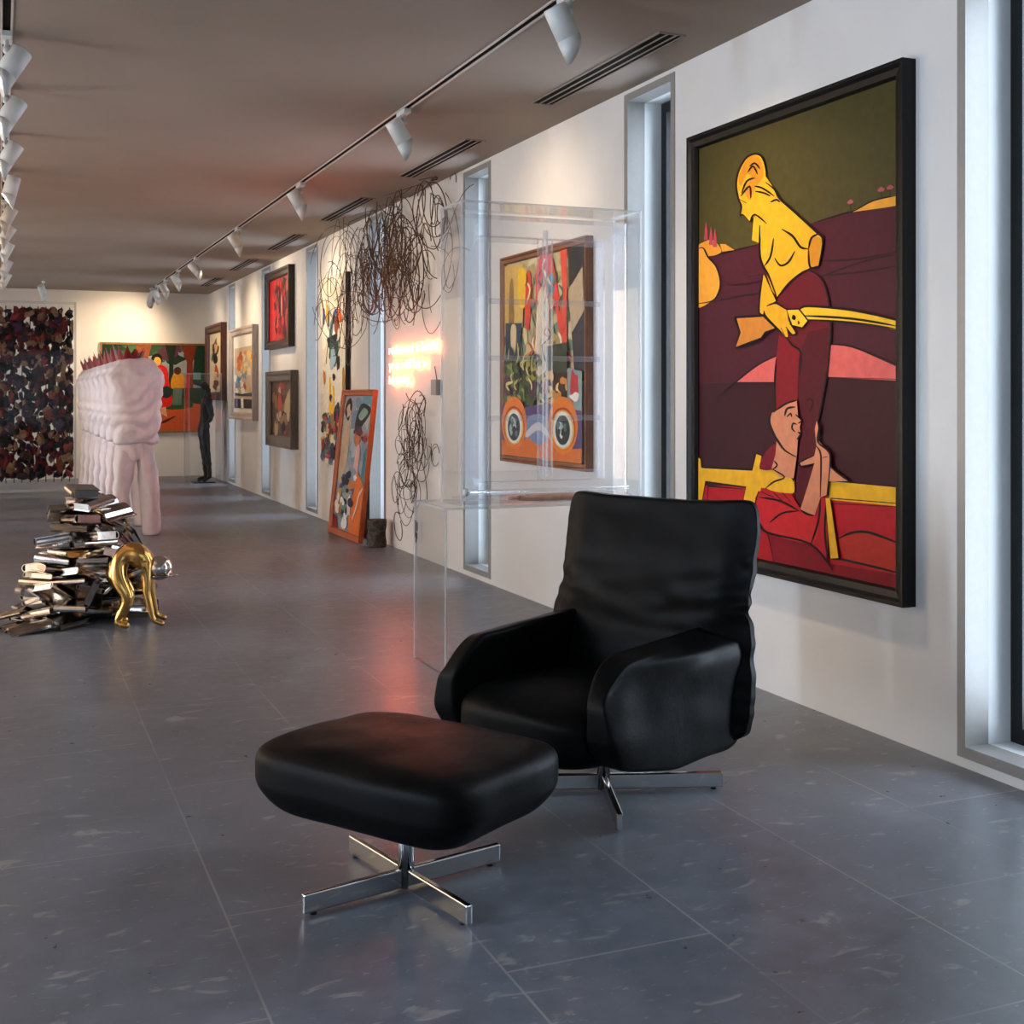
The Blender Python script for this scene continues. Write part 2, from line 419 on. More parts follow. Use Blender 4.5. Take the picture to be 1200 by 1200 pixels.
w = struct('window_%d' % k, 'wide glazed opening added out of view for fill light', (0, YF - .15, 0))
bm = bmesh.new()
for x in (-2.4, -1.2, 0, 1.2, 2.35): box(bm, x, x + .05, -.03, .03, 0, 2.7)
box(bm, -2.4, 2.4, -.03, .03, 0, .06); box(bm, -2.4, 2.4, -.03, .03, 2.64, 2.7); obj('window_frame', bm, M_DARK, w)
obj('window_pane', boxbm(-2.4, 2.4, -.004, .004, .06, 2.64), M_GLASS, w)
daylight('window_daylight', (0, -.45, 1.4), (PI / 2, 0, 0), 4.6, 2.4, FILL_F, w)  # added fill lamp shining in from behind the camera

# ceiling slots
for i in range(6):
    y0 = 4.89 + 2.51 * i; y1 = y0 + 1.44; bm = bmesh.new()
    r = thing('ceiling_diffuser', ['black slot air diffuser in the ceiling nearest the tall right-hand painting', 'black slot air diffuser above the clear acrylic window', 'black slot air diffuser above the tangled wire',
               'black slot air diffuser above the tall unframed canvas', 'black slot air diffuser above the pale-framed picture', 'black slot air diffuser closest to the far end wall'][i], 'vent', (2.80, y0, H), 0, 'slot air diffusers along the ceiling')
    r['kind'] = 'thing'
    for x in (-.066, -.020, .026, .060): box(bm, x, x + .008 + .004 * (x > .05), 0, y1 - y0, -.006, .0)
    box(bm, -.066, .072, -.008, 0, -.006, 0); box(bm, -.066, .072, y1 - y0, y1 - y0 + .008, -.006, 0)
    obj('slot_rail', bm, M_CEIL, r)
    obj('slot_opening', boxbm(-.060, .062, 0, y1 - y0, -.0025, -.0005), M_BLACKIN, r)
# tracks
def track(x, label, y0=-2, y1=19.6):
    t = thing('lighting_track', label, 'track', (x, y0, H), 0, 'recessed ceiling tracks')
    bm = bmesh.new(); L = y1 - y0
    box(bm, -.0165, .0165, 0, L, .003, .02); obj('track_channel', bm, M_BLACKIN, t)
    bm = bmesh.new(); box(bm, -.026, -.0165, 0, L, -.006, .0); box(bm, .0165, .026, 0, L, -.006, .0); obj('track_lip', bm, plain('track_lip_grey', '#b9aea6', .5), t)
track(TRX['near'], 'black recessed lighting track running along the right side of the ceiling')
track(TRX['left'], 'black recessed lighting track along the left edge of the ceiling')

# ------------------------------------------------------------------ track spotlights
M_LENS = mat_emit('lit_lamp_lens', (1, .82, .58, 1), 14)
M_LENSOFF = plain('lamp_reflector', '#6f6a64', .25, .8)
def aim_matrix(d):
    d = Vector(d).normalized(); return d.to_track_quat('-Z', 'Y').to_euler()
def spotlight(x, y, d, label, group, watts, lit=True, sz=62, tilt=.45, L=.20, R=.05):
    t = thing('track_spotlight', label, 'spotlight', (x, y, H), 0, group)
    bm = boxbm(-.022, .022, -.075, .075, -.032, -.0065, bev=.003); obj('track_adapter', bm, M_LAMP, t)
    d = Vector(d).normalized(); base = Vector((0, 0, -.075))
    bm = bmesh.new(); cyl(bm, (0, 0, -.031), (0, 0, -.07), .012, n=12); cyl(bm, (-.0, -.02, -.075), (.0, .02, -.075), .016, n=12); obj('stem', bm, M_LAMP, t, True)
    a = Vector((0, 0, 1)); a = (a - d * a.dot(d)).normalized(); b = d.cross(a)       # a = the upper side of the barrel
    c0 = base + d * -.04 - a * .055; n = 28
    bm = bmesh.new()
    def ring(s, r, slope=0):
        return [bm.verts.new(c0 + (a * math.cos(2 * PI * i / n) + b * math.sin(2 * PI * i / n)) * r + d * (s + slope * math.cos(2 * PI * i / n))) for i in range(n)]
    def join(A, B):
        for i in range(n): bm.faces.new((A[i], A[(i + 1) % n], B[(i + 1) % n], B[i])).smooth = True
    R0 = ring(0, R * .93); R1 = ring(.006, R); R2 = ring(L * .66, R); R3 = ring(L * .66 + .001, R * .95); R4 = ring(L * .66 + .005, R * .95); R5 = ring(L * .66 + .006, R)
    # snoot: longer on the lower side
    R6 = ring(L * .66 + .055, R, -.046); R7 = ring(L * .66 + .055, R * .93, -.043); R8 = ring(L * .66 - .01, R * .9)
    bm.faces.new(R0)
    for A, B in ((R0, R1), (R1, R2), (R2, R3), (R3, R4), (R4, R5), (R5, R6), (R6, R7), (R7, R8)): join(A, B)
    for f in bm.faces:
        if len(f.verts) > 4: f.smooth = False
    obj('lamp_housing', bm, M_LAMP, t)
    bm = bmesh.new(); bm.faces.new([bm.verts.new(c0 + (a * math.cos(2 * PI * i / n) + b * math.sin(2 * PI * i / n)) * R * .88 + d * (L * .66 - .004)) for i in range(n)])
    obj('lamp_lens', bm, M_LENS if lit else M_LENSOFF, t)
    if watts:
        l = bpy.data.lights.new('lamp_beam', 'SPOT'); l.energy = watts; l.color = (1, .76, .50); l.spot_size = math.radians(sz); l.spot_blend = 1.0; l.shadow_soft_size = .03
        o = bpy.data.objects.new('lamp_beam', l); COL.objects.link(o); o.parent = t; o.location = c0 + d * (L * .66 + .006); o.rotation_euler = (d + a * tilt).to_track_quat('-Z', 'Y').to_euler()
    return t
RG, LG = 'spotlights on the right ceiling track', 'spotlights on the left ceiling track'
SPOT = 105.0
for y, d, lab, w_, sz in (
    (4.55, (.55, .05, -1), 'large white track spotlight in front of the tall right-hand painting', 1.0, 105),
    (6.78, (.62, .05, -1), 'white track spotlight above the clear acrylic window', .40, 110),
    (9.42, (.60, .0, -1), 'white track spotlight above the tangled wire and neon writing', .30, 100),
    (12.15, (.65, .0, -1), 'white track spotlight above the tall unframed canvas', .85, 105),
    (14.95, (.80, -.35, -1), 'white track spotlight with its lit lens showing', .9, 105),
    (16.55, (.60, 0, -1), 'white track spotlight just beyond the one with the lit lens', .8, 100),
    (17.9, (.60, .1, -1), 'white track spotlight third in from the far end of the right track', .8, 100),
    (18.95, (.55, .35, -1), 'white track spotlight second from the far end wall', .5, 100)):
    spotlight(TRX['near'], y, d, lab, RG, SPOT * w_, True, sz, tilt=.08 if y < 5 else .45)
spotlight(TRX['near'] - .03, 19.42, (-.25, .55, -1), 'grey track spotlight at the far end aimed at the end wall', RG, SPOT * 1.2, True, 120, L=.24, R=.055)
for i, (y, d, w_) in enumerate(((6.03, (-.6, -.1, -1), 1), (7.06, (-.6, -.1, -1), 1), (8.32, (-.6, 0, -1), 1), (9.67, (-.25, 0, -1), 1), (11.2, (-.5, .1, -1), 1), (12.4, (-.6, 0, -1), 1), (13.8, (-.5, .1, -1), 1), (15.6, (-.45, .2, -1), 1), (17.2, (-.5, .2, -1), 1))):
    lab = ['white track spotlight nearest the camera on the left track', 'white track spotlight second from the camera on the left track', 'white track spotlight third from the camera on the left track',
           'white upright track spotlight fourth along the left track', 'white track spotlight fifth along the left track', 'white track spotlight sixth along the left track', 'white track spotlight seventh along the left track',
           'white track spotlight last but one on the left track', 'white track spotlight at the far end of the left track above the dark hanging'][i]
    spotlight(TRX['left'], y, d, lab, LG, 950 * w_, True, 120, tilt=.9)
spotlight(.55, 18.9, (.35, .5, -1), 'white ceiling spotlight above the clear case of dark scraps', LG, 90, True, 80)

# ================================================================== LOUNGE CHAIR
def star_base(root, R, hb, hz, th, ang, m, post_h):
    for k in range(4):
        a = ang + k * PI / 2; bm = bmesh.new(); c, s = math.cos(a), math.sin(a)
        box(bm, .012, R, -th / 2, th / 2, hz, hz + hb); bevel(bm, .004, 2)
        bmesh.ops.rotate(bm, verts=bm.verts[:], cent=(0, 0, 0), matrix=Matrix.Rotation(a, 3, 'Z'))
        leg = obj('leg', bm, m, root)
        bm = bmesh.new(); cyl(bm, (c * (R - .03), s * (R - .03), 0), (c * (R - .03), s * (R - .03), hz + .002), .009, n=12); obj('glide', bm, M_DARK, leg)
    bm = bmesh.new(); cyl(bm, (0, 0, .006), (0, 0, post_h), .022, n=24); cyl(bm, (0, 0, post_h - .03), (0, 0, post_h), .035, .06, n=24); obj('swivel_post', bm, m, root)
def sstep(a, b, x):
    t = min(1, max(0, (x - a) / (b - a))); return t * t * (3 - 2 * t)
CH_ANG = math.radians(-155)
chair = thing('lounge_chair', 'black cowhide leather swivel lounge chair on chrome cross base', 'armchair', (1.83, 3.64, 0), CH_ANG)
star_base(chair, .395, .050, .006, .02, math.radians(45.5), M_CHROME, .20)
def wr(p, s, amp):
    return amp * noise.noise(Vector(p) * s)
# seat pan / shell
bm = soft(12, 7)
for v in bm.verts:
    x, y, z = v.co
    top = .31; bot = .172 + .03 * sstep(.3, 1, x) + .02 * abs(y) ** 2
    f = -.27 + (x + 1) / 2 * .66
    v.co = Vector((f, y * .365, bot + (z + 1) / 2 * (top - bot)))
obj('seat_shell', bm, M_LEATHER, chair, True)
# seat cushion
bm = soft(18, 5)
for v in bm.verts:
    x, y, z = v.co
    f = -.14 + (x + 1) / 2 * .590; bot = .185 + .0 * x
    top = .375 + .018 * (1 - y * y) - .02 * sstep(.55, 1, x)
    zz = bot + (z + 1) / 2 * (top - bot)
    v.co = Vector((f + .02 * (1 - y * y) * sstep(.2, 1, x), y * .285, zz)) + Vector((0, 0, wr((f, y * .3, zz), 9, .006)))
sub(obj('seat_cushion', bm, M_LEATHER, chair, True))
# arms
for sd in (-1, 1):
    bm = soft(22, 9)
    for v in bm.verts:
        x, y, z = v.co
        t = (x + 1) / 2                      # back to front
        w = (z + 1) / 2                      # bottom to top
        topz = .560 - .030 * t - .022 * sstep(.86, 1.0, t)
        front = .430 - .055 * sstep(.55, 1.0, w) ** 1.5 - .045 * (1 - sstep(0, .35, w))
        f = -.27 + t * (front + .27)
        botz = .160 + .045 * sstep(.5, 1, t)
        zz = botz + w * (topz - botz)
        thick = .058 + .012 * sstep(.4, 1, w)
        cy = .325 + .004 * w - .012 * (1 - w)
        yy = cy + y * thick
        if y > 0: yy -= .075 * sstep(.42, 1.0, t) * sstep(.25, 1.0, w) * y      # front face turns outwards
        else: yy += .022 * sstep(.5, 1, w) * (1 - .4 * t) * y
        zz -= .022 * (y + 1) * sstep(.55, 1.0, w)                              # top slopes down to the outer seam
        yy *= sd
        v.co = Vector((f, yy, zz)) + Vector((0, wr((f, yy, zz), 8, .005), wr((f + 3, yy, zz), 7, .005)))
    arm = sub(obj('armrest', bm, M_LEATHER, chair, True))
# back cushion
bm = soft(30, 10)
for v in bm.verts:
    x, y, z = v.co; w = (z + 1) / 2
    zz = .175 + w * .775 + .034 * sstep(.85, 1, w) * abs(y) ** 6 - .008 * sstep(.8, 1, w) * (1 - y * y)
    fc = -.245 - .012 * sstep(.3, .0, w) * -1 - .075 * sstep(.35, 1.0, w)
    th = .055 + .035 * math.exp(-((w - .42) / .22) ** 2) * (1 - y ** 4) - .022 * sstep(.75, 1, w)
    # front belly above the seat
    fr = x * th * (1 - .62 * sstep(.72, 1.0, abs(y)))
    if x > 0: fr += .05 * x * math.exp(-((w - .25) / .18) ** 2) * (1 - y ** 4)
    yy = y * (.418 - .020 * sstep(.4, .62, w) + .006 * sstep(.7, 1, w))
    v.co = Vector((fc + fr, yy, zz))
bm.normal_update()
moves = []
for v in bm.verts:
    x, y, z = v.co
    side = min(1, abs(y) / .39)
    d = 0.0
    # horizontal creases where the lumbar folds
    for zc, am, wd, sl in ((.60, .012, .016, .12), (.655, .008, .013, -.10), (.56, .010, .016, .05), (.70, .006, .012, .16), (.49, .008, .018, -.06)):
        q = z - (zc + sl * y * (1 if y > 0 else -.4) + .018 * math.sin(9 * y + zc * 40))
        d -= 1.7 * am * math.exp(-(q / wd) ** 2) * (.3 + .7 * side) * (1 if y > -.1 else .6)
    # gathers along the side seams
    d += .0035 * sstep(.70, .98, side) * math.sin(z * 110 + 3 * math.sin(y * 20)) * sstep(.95, .8, z)
    d += .006 * noise.noise(Vector((x * 3, y * 4, z * 4.5))) + .003 * noise.noise(Vector((x * 9, y * 12, z * 14)))
    moves.append(v.normal * d)
for v, m_ in zip(bm.verts, moves): v.co += m_
sub(obj('back_cushion', bm, M_LEATHER, chair, True))

# ================================================================== OTTOMAN
ott = thing('ottoman', 'black cowhide leather footstool on chrome cross base in front of the chair', 'footstool', (.985, 3.115, 0), math.radians(-147))
star_base(ott, .300, .050, .006, .018, math.radians(147 - 76.5), M_CHROME, .222)
bm = soft(22, 5.6)
for v in bm.verts:
    x, y, z = v.co; w = (z + 1) / 2
    tp = .87 + .13 * sstep(0, .5, w)
    yy = y * .362 * tp; xx = x * .270 * tp
    zz = .200 + w * .192 + .010 * (1 - x * x) * (1 - y * y) * sstep(.5, 1, w)
    v.co = Vector((xx, yy, zz)); v.co += Vector((wr((xx, yy, zz), 6, .006), wr((xx + 5, yy, zz), 6, .006), wr((xx, yy + 4, zz), 7, .006)))
sub(obj('seat_cushion', bm, M_LEATHER, ott, True))

# ================================================================== PICTURES
def picture(name, label, y0, y1, z0, z1, dep, fw, m, cat='painting', group=None, xb=W, bg='#cccccc', canvas_in=.35, backing=True):
    """framed picture on the right wall; returns root and a canvas whose u runs far->near (left->right as seen), v upwards"""
    r = thing(name, label, cat, (xb, (y0 + y1) / 2, z0), 0, group)
    yc = (y0 + y1) / 2
    if fw: frame_bars('frame', y0 - yc, y1 - yc, 0, z1 - z0, -.001, dep, fw, m, r)
    ya, yb, za, zb = y0 - yc + fw * .97, y1 - yc - fw * .97, fw * .97, z1 - z0 - fw * .97
    if fw:
        xs_ = -.001 - dep * canvas_in
        obj('backing', boxbm(xs_ + .0005, -.002, ya, yb, za, zb), M_BLKFRAME, r)
    else:
        xs_ = -.001 - dep
        obj('stretcher', boxbm(xs_ + .0005, -.001, ya, yb, za, zb), m, r)
    cl = lambda q: min(1, max(0, q))
    fn = lambda u, v, d: (xs_ - .0006 - d, yb + (ya - yb) * cl(u), za + (zb - za) * cl(v))
    c = Canvas(fn)
    if bg: c.poly(bg, [(0, 0), (1, 0), (1, 1), (0, 1)])
    return r, c
# ---- the big painting: shapes measured on the photo, laid on its own plane
BY0, BY1, BZ0, BZ1, BD = 3.625, 5.165, .522, 2.535, .062
r_, c_ = picture('large_painting', 'tall black-framed painting of a yellow rifle holder in dark red trousers', BY0, BY1, BZ0, BZ1, BD, .062, M_BLKFRAME, bg=None, canvas_in=.45)
XC = W - .001 - BD * .45
def A(*p): return [(800 + x / 4.2857, 160 + y / 4.2857) for x, y in p]
def B(*p): return [(800 + x / 4.0, 420 + y / 4.0) for x, y in p]
yc_ = (BY0 + BY1) / 2; fy0, fy1, fz0, fz1 = BY0 + .060, BY1 - .060, BZ0 + .060, BZ1 - .060
def clampfn(x, y, d):
    p = on_x(x, y, XC)
    return (XC - W - .0006 - d, min(max(p.y, fy0), fy1) - yc_, min(max(p.z, fz0), fz1) - BZ0)
c_.fn = clampfn; c_.ink = 1.75
INK = '#0b0608'
c_.poly('#403a1a', [(790, 40), (1075, 40), (1075, 760), (790, 760)])
c_.poly('#41101f', A((0, 575), (130, 605), (260, 572), (390, 540), (655, 435), (865, 374), (1120, 335), (1120, 3000), (0, 3000)))
c_.poly('#310915', B((0, 120), (430, 112), (700, 92), (1100, 98), (1100, 640), (0, 560)))
c_.line(INK, A((60, 590), (130, 603), (260, 572), (390, 540)), 1.1); c_.line(INK, A((655, 435), (760, 402), (865, 374), (1090, 340)), 1.1)
for q in (((330, 705), (420, 690)), ((240, 745), (330, 740), (430, 715)), ((160, 830), (300, 800), (420, 785)), ((700, 625), (880, 615), (1080, 580)), ((690, 705), (800, 665), (940, 620), (1080, 590)), ((700, 700), (900, 680), (1080, 650))):
    c_.line('#23080f', A(*q), 1.3)
c_.poly('#c9852a', A((60, 565), (130, 520), (170, 532), (195, 580), (130, 600)), True); c_.poly('#c9852a', A((190, 540), (215, 540), (262, 570), (200, 578)))
c_.poly('#d3922f', A((60, 570), (100, 562), (130, 605), (172, 655), (192, 730), (180, 790), (148, 826), (60, 845)), True)
c_.line(INK, A((75, 565), (105, 560), (130, 605), (172, 655), (192, 730), (180, 790), (148, 826), (75, 840)), 1.2)
c_.poly('#d3922f', A((868, 374), (960, 322), (1100, 292), (1100, 340), (880, 376)), True); c_.line(INK, A((868, 374), (960, 322), (1090, 294)), 1.0)
for x, y, s in ((845, 328, 16), (1000, 266, 18), (1045, 255, 18)):
    c_.poly('#9c4a52', A((x - s, y + 5), (x, y - s * .7), (x + s, y), (x, y + s * .7)), True); c_.line(INK, A((x, y + 8), (x + 2, y + 40)), .8)
for x, y in ((120, 470), (145, 495), (165, 505)):
    c_.poly('#a03c48', A((x - 10, y + 50), (x - 6, y), (x, y - 45), (x + 8, y), (x + 10, y + 50)))
# pale red hills behind the legs
c_.poly('#c85a55', [(864.8, 447.6), (874, 438), (890, 427), (914, 416), (910, 448)]); c_.line(INK, [(840, 468), (852, 457), (865, 446), (890, 427), (914, 416)], 1.2)
c_.poly('#c85a55', [(971, 442), (974, 403.5), (1000, 406.5), (1060, 430), (1060, 446)]); c_.line(INK, [(973, 403.5), (1000, 406.5), (1055, 428)], 1.2)
c_.line(INK, [(865, 448), (908, 448)], 1.0); c_.line(INK, [(971, 442), (1055, 444.5)], 1.2)
# bottom: chair, red panels
c_.poly('#a81221', B((0, 585), (300, 600), (1100, 690), (1100, 1300), (0, 1300)))
c_.poly('#d9a321', B((60, 462), (90, 470), (92, 510), (330, 522), (346, 446), (378, 456), (366, 516), (430, 516), (490, 560), (530, 572), (530, 632), (410, 612), (372, 606), (352, 690), (282, 690), (300, 604), (112, 578), (92, 690), (60, 690)))
for q in (((60, 462), (90, 470), (92, 510), (330, 522), (346, 446), (378, 456), (366, 516), (430, 516)), ((92, 690), (112, 578), (300, 604), (282, 690)), ((118, 690), (124, 598), (284, 612))): c_.line(INK, B(*q), 1.3, False)
c_.poly('#d9a321', B((690, 573), (1100, 612), (1100, 704), (690, 662))); c_.line(INK, B((690, 573), (1100, 612)), 1.5, False); c_.line(INK, B((700, 655), (1100, 690)), 1.8, False); c_.line(INK, B((700, 680), (1100, 706)), 1.4, False)
c_.poly('#7d0c1c', B((350, 735), (420, 820), (610, 872), (700, 962), (1100, 1030), (1100, 1300), (340, 1300)))
c_.poly('#a3161f', B((345, 735), (400, 815), (432, 985), (340, 975)))
c_.poly('#a82a22', B((738, 850), (790, 822), (850, 812), (920, 828), (1100, 900), (1100, 1020), (800, 955)), True)
c_.line(INK, B((735, 845), (790, 820), (850, 812), (920, 828), (1090, 895)), 1.8)
c_.line(INK, B((690, 935), (790, 950), (1090, 1022)), 1.6); c_.line(INK, B((405, 820), (432, 985)), 1.2)
# hips and legs
c_.poly('#5a0c1a', A((485, 808), (540, 740), (600, 690), (642, 670), (690, 700), (725, 760), (745, 860), (752, 990), (745, 1060), (734, 1215), (600, 1215), (600, 1075), (545, 1030), (490, 1000)))
c_.poly('#760d1b', A((490, 1000), (545, 1030), (598, 1080), (592, 1260)) + B((548, 60), (547, 200), (500, 208), (445, 245), (436, 190), (445, -5)))
c_.poly('#4a0716', [(x, y) for x, y in A((598, 1075), (640, 980), (740, 960), (752, 990), (745, 1060))] + B((694, 0), (660, 200), (640, 300), (636, 400), (622, 500), (572, 705), (528, 680), (548, 480), (566, 300), (548, 180), (550, 0)))
c_.line(INK, A((640, 672), (690, 700), (725, 760), (745, 860), (752, 990), (745, 1060), (734, 1200)), 1.2)
c_.line(INK, B((694, 0), (660, 200), (640, 300)), 1.3); c_.line(INK, A((520, 1000), (560, 1050), (600, 1085), (595, 1200)), 1.3); c_.line(INK, B((552, 0), (546, 195)), 1.0)
c_.line(INK, B((445, 0), (438, 130), (442, 250)), 1.3); c_.line(INK, B((585, 195), (610, 192), (618, 215), (600, 250)), 1.0)
# figure in yellow
SK = '#cc981c'; SK2 = '#b8791b'
c_.poly(SK, A((365, 88), (402, 100), (422, 150), (427, 205), (470, 268), (490, 310), (560, 370), (680, 480), (712, 520), (692, 650), (640, 662), (560, 720), (482, 810), (455, 770), (428, 690), (410, 640), (395, 590), (400, 520), (392, 440), (368, 395), (345, 430), (310, 390), (295, 398), (302, 350), (287, 312), (276, 240), (290, 170), (325, 110)))
c_.poly(SK2, A((330, 115), (365, 95), (400, 120), (412, 200), (372, 260), (345, 320), (318, 270), (350, 210), (330, 190), (300, 250), (290, 200)), True)
c_.poly(SK, A((355, 520), (365, 400), (395, 430), (390, 535)))
c_.poly(SK2, A((640, 560), (660, 500), (708, 510), (690, 650), (645, 655)))
c_.line(INK, A((345, 430), (310, 392), (295, 398), (302, 350), (287, 312), (276, 240), (290, 170), (325, 110), (365, 88), (402, 100), (422, 150), (427, 205)), 1.3)
c_.line(INK, A((425, 230), (470, 268), (495, 312), (560, 370), (680, 480), (712, 520), (692, 650)), 1.6)
c_.line(INK, A((345, 430), (370, 392), (430, 438)), 1.2); c_.line(INK, A((505, 465), (560, 500), (600, 555), (640, 565)), 1.6); c_.line(INK, A((640, 565), (655, 510), (690, 490)), 1.4); c_.line(INK, A((640, 565), (648, 655), (692, 650)), 1.3)
c_.line(INK, A((395, 445), (395, 590), (412, 650), (440, 700), (482, 810)), 1.5); c_.line(INK, A((482, 810), (545, 735), (600, 690), (645, 665)), 1.5)
c_.line(INK, A((465, 510), (450, 600), (420, 650)), 1.2); c_.line(INK, A((470, 610), (500, 648), (540, 630), (572, 575)), 1.3)
for q in (((345, 150), (372, 135), (398, 165)), ((335, 180), (362, 150), (385, 190)), ((305, 285), (330, 225), (372, 208)), ((300, 300), (345, 250), (350, 310)), ((370, 250), (410, 260), (470, 300)), ((372, 275), (420, 285), (450, 300)), ((285, 310), (330, 335)), ((450, 330), (480, 318), (498, 330))): c_.line(INK, A(*q), 1.2)
# arm, hand, rifle
c_.poly('#b9752c', A((272, 908), (415, 900), (478, 962), (425, 985), (405, 1015), (275, 1062), (296, 985))); c_.line(INK, A((272, 908), (415, 900), (478, 962), (425, 985), (405, 1015), (275, 1062), (296, 985)), 1.6, False, True)
c_.poly(SK, A((415, 690), (432, 720), (480, 825), (432, 852), (412, 895), (394, 880), (398, 790))); c_.line(INK, A((415, 690), (398, 790), (394, 885), (412, 895)), 1.3); c_.line(INK, A((432, 720), (480, 825)), 1.2)
c_.poly('#dcae24', A((598, 870), (640, 852), (860, 872), (1110, 925), (1110, 968), (860, 932), (640, 918), (600, 905))); c_.line(INK, A((600, 870), (640, 852), (860, 872), (1090, 922)), 1.6); c_.line(INK, A((615, 900), (860, 915), (1090, 952)), 1.6); c_.line(INK, A((640, 920), (860, 934), (1090, 966)), 1.3)
c_.poly('#dcae24', A((530, 868), (595, 866), (642, 925), (612, 962), (560, 950), (540, 900))); c_.line(INK, A((530, 868), (595, 866), (642, 925), (612, 962), (560, 950), (540, 900)), 1.2, False, True); c_.poly(INK, A((565, 895), (580, 905), (575, 922), (560, 915)), True); c_.poly(INK, A((590, 925), (600, 935), (592, 945)), True)
c_.poly(SK, A((432, 852), (480, 838), (530, 868), (545, 930), (582, 985), (560, 998), (535, 965), (540, 1005), (520, 1000), (492, 970), (430, 905), (420, 875)), True)
c_.line(INK, A((432, 852), (480, 838), (530, 868)), 1.2); c_.line(INK, A((420, 875), (430, 905), (492, 970), (520, 1000)), 1.3); c_.line(INK, A((530, 955), (560, 995), (582, 985), (550, 940)), 1.2); c_.line(INK, A((505, 960), (525, 1002)), 1.2)
# seated figure in red
FL = '#c07a5a'
c_.poly('#6e0d20', B((372, 515), (392, 450), (442, 402), (452, 442), (432, 516)), True)
c_.poly(FL, B((452, 245), (500, 208), (546, 196), (552, 268), (570, 290), (560, 322), (566, 355), (552, 378), (546, 460), (532, 562), (470, 556), (428, 516), (446, 450), (452, 380), (438, 350), (420, 290), (430, 254)))
c_.line(INK, B((445, 250), (425, 255), (418, 300), (438, 352), (452, 378), (490, 430), (545, 462)), 1.6); c_.line(INK, B((446, 245), (500, 210), (546, 197)), 1.4)
c_.line(INK, B((490, 270), (502, 235), (540, 228)), 1.5); c_.line(INK, B((500, 275), (518, 258), (522, 275)), 1.1); c_.line(INK, B((540, 262), (570, 290), (552, 305)), 1.1); c_.line(INK, B((548, 310), (530, 305), (525, 328), (540, 345)), 1.2); c_.line(INK, B((552, 345), (565, 355), (548, 380)), 1.3)
c_.line(INK, B((440, 480), (455, 500), (435, 520)), 1.1)
c_.poly('#d9a321', B((410, 612), (440, 575), (490, 556), (528, 570), (528, 632)), True); c_.line(INK, B((400, 610), (440, 578), (490, 556), (430, 517)), 1.2)
c_.poly('#a5131f', B((368, 622), (520, 632), (575, 720), (625, 740), (660, 648), (696, 655), (692, 935), (620, 868), (420, 820), (352, 740)))
c_.poly('#b81e26', B((360, 640), (470, 680), (560, 720), (640, 745), (625, 862), (430, 822), (366, 740)), True)
for q in (((368, 622), (352, 700), (380, 790), (430, 822), (610, 868), (700, 965), (715, 995)), ((370, 650), (470, 668), (560, 715)), ((380, 625), (440, 650)), ((420, 770), (480, 725), (550, 715)), ((660, 650), (650, 760), (615, 870)), ((690, 655), (680, 800), (692, 935)), ((440, 628), (480, 668)), ((480, 628), (520, 672))): c_.line(INK, B(*q), 1.4)
c_.poly('#d9a321', B((682, 655), (706, 655), (746, 935), (706, 937))); c_.line(INK, B((682, 655), (706, 937)), 1.2, False); c_.line(INK, B((706, 655), (746, 935)), 1.2, False)
c_.poly(FL, B((695, 500), (740, 535), (795, 575), (695, 576))); c_.line(INK, B((695, 495), (740, 535), (795, 576)), 1.2)
c_.poly(FL, B((644, 288), (654, 330), (650, 385), (700, 438), (706, 500), (690, 640), (662, 650), (632, 735), (566, 708), (600, 600), (632, 492), (572, 506), (564, 486), (632, 455), (642, 410), (634, 330)))
for q in (((644, 288), (654, 330), (648, 390), (700, 438), (706, 500), (690, 645)), ((632, 455), (564, 486), (572, 506), (632, 492)), ((642, 410), (660, 440), (664, 500), (660, 650)), ((670, 465), (695, 460)), ((566, 708), (600, 730), (632, 735))): c_.line(INK, B(*q), 1.2)
c_.done('canvas', r_)

# ---- smaller pictures
rb = random.Random(3)
GP = 'framed pictures on the right wall'
# red abstract
r_, c_ = picture('framed_painting', 'red abstract painting in a dark brown frame, hung high', 14.02, 15.42, 1.86, 2.80, .075, .10, mat_wood('dark_walnut_frame', '#1c120c', '#33241a'), bg=mat_mottle('red_abstract_paint', ['#54101a', '#8f1822', '#b02a2a', '#6d1a24'], 5), group=GP)
c_.poly('#c02a2c', [(0, 0), (.3, .05), (.26, .5), (.34, 1), (0, 1)])
for i in range(60):
    c_.blob(rb.choice(['#b02a2a', '#8a1822', '#4f151f', '#2e2226', '#7a3a3a', '#b04a40', '#5d1620', '#3a1a20']), rb.uniform(.28, .95), rb.uniform(.05, .95), rb.uniform(.03, .08), rb.uniform(.04, .13), rb)
c_.blob('#2a1b20', .5, .62, .06, .22, rb); c_.blob('#b05a50', .62, .55, .04, .25, rb)
c_.done('canvas', r_)
# grey framed pair of figures
r_, c_ = picture('framed_painting', 'brown figure painting in a grey wooden frame below the red abstract', 13.84, 15.28, .685, 1.585, .09, .13, mat_wood('weathered_grey_frame', '#4a443d', '#6e655b'), bg='#5a4a3c', group=GP)
for i in range(34):
    c_.blob(rb.choice(['#8f6a4a', '#a04a3c', '#2c221f', '#c0a07c', '#54302c', '#7d6a5c', '#8c2f30', '#3a3436']), rb.uniform(.05, .95), rb.uniform(.05, .95), rb.uniform(.05, .14), rb.uniform(.05, .13), rb)
c_.poly('#b29a6c', [(.62, .45), (.95, .5), (.93, .88), (.7, .7)], True); c_.poly('#a8493c', [(.3, .5), (.5, .48), (.46, .78), (.34, .75)], True); c_.blob('#c09070', .4, .84, .07, .05, rb)
c_.done('canvas', r_)
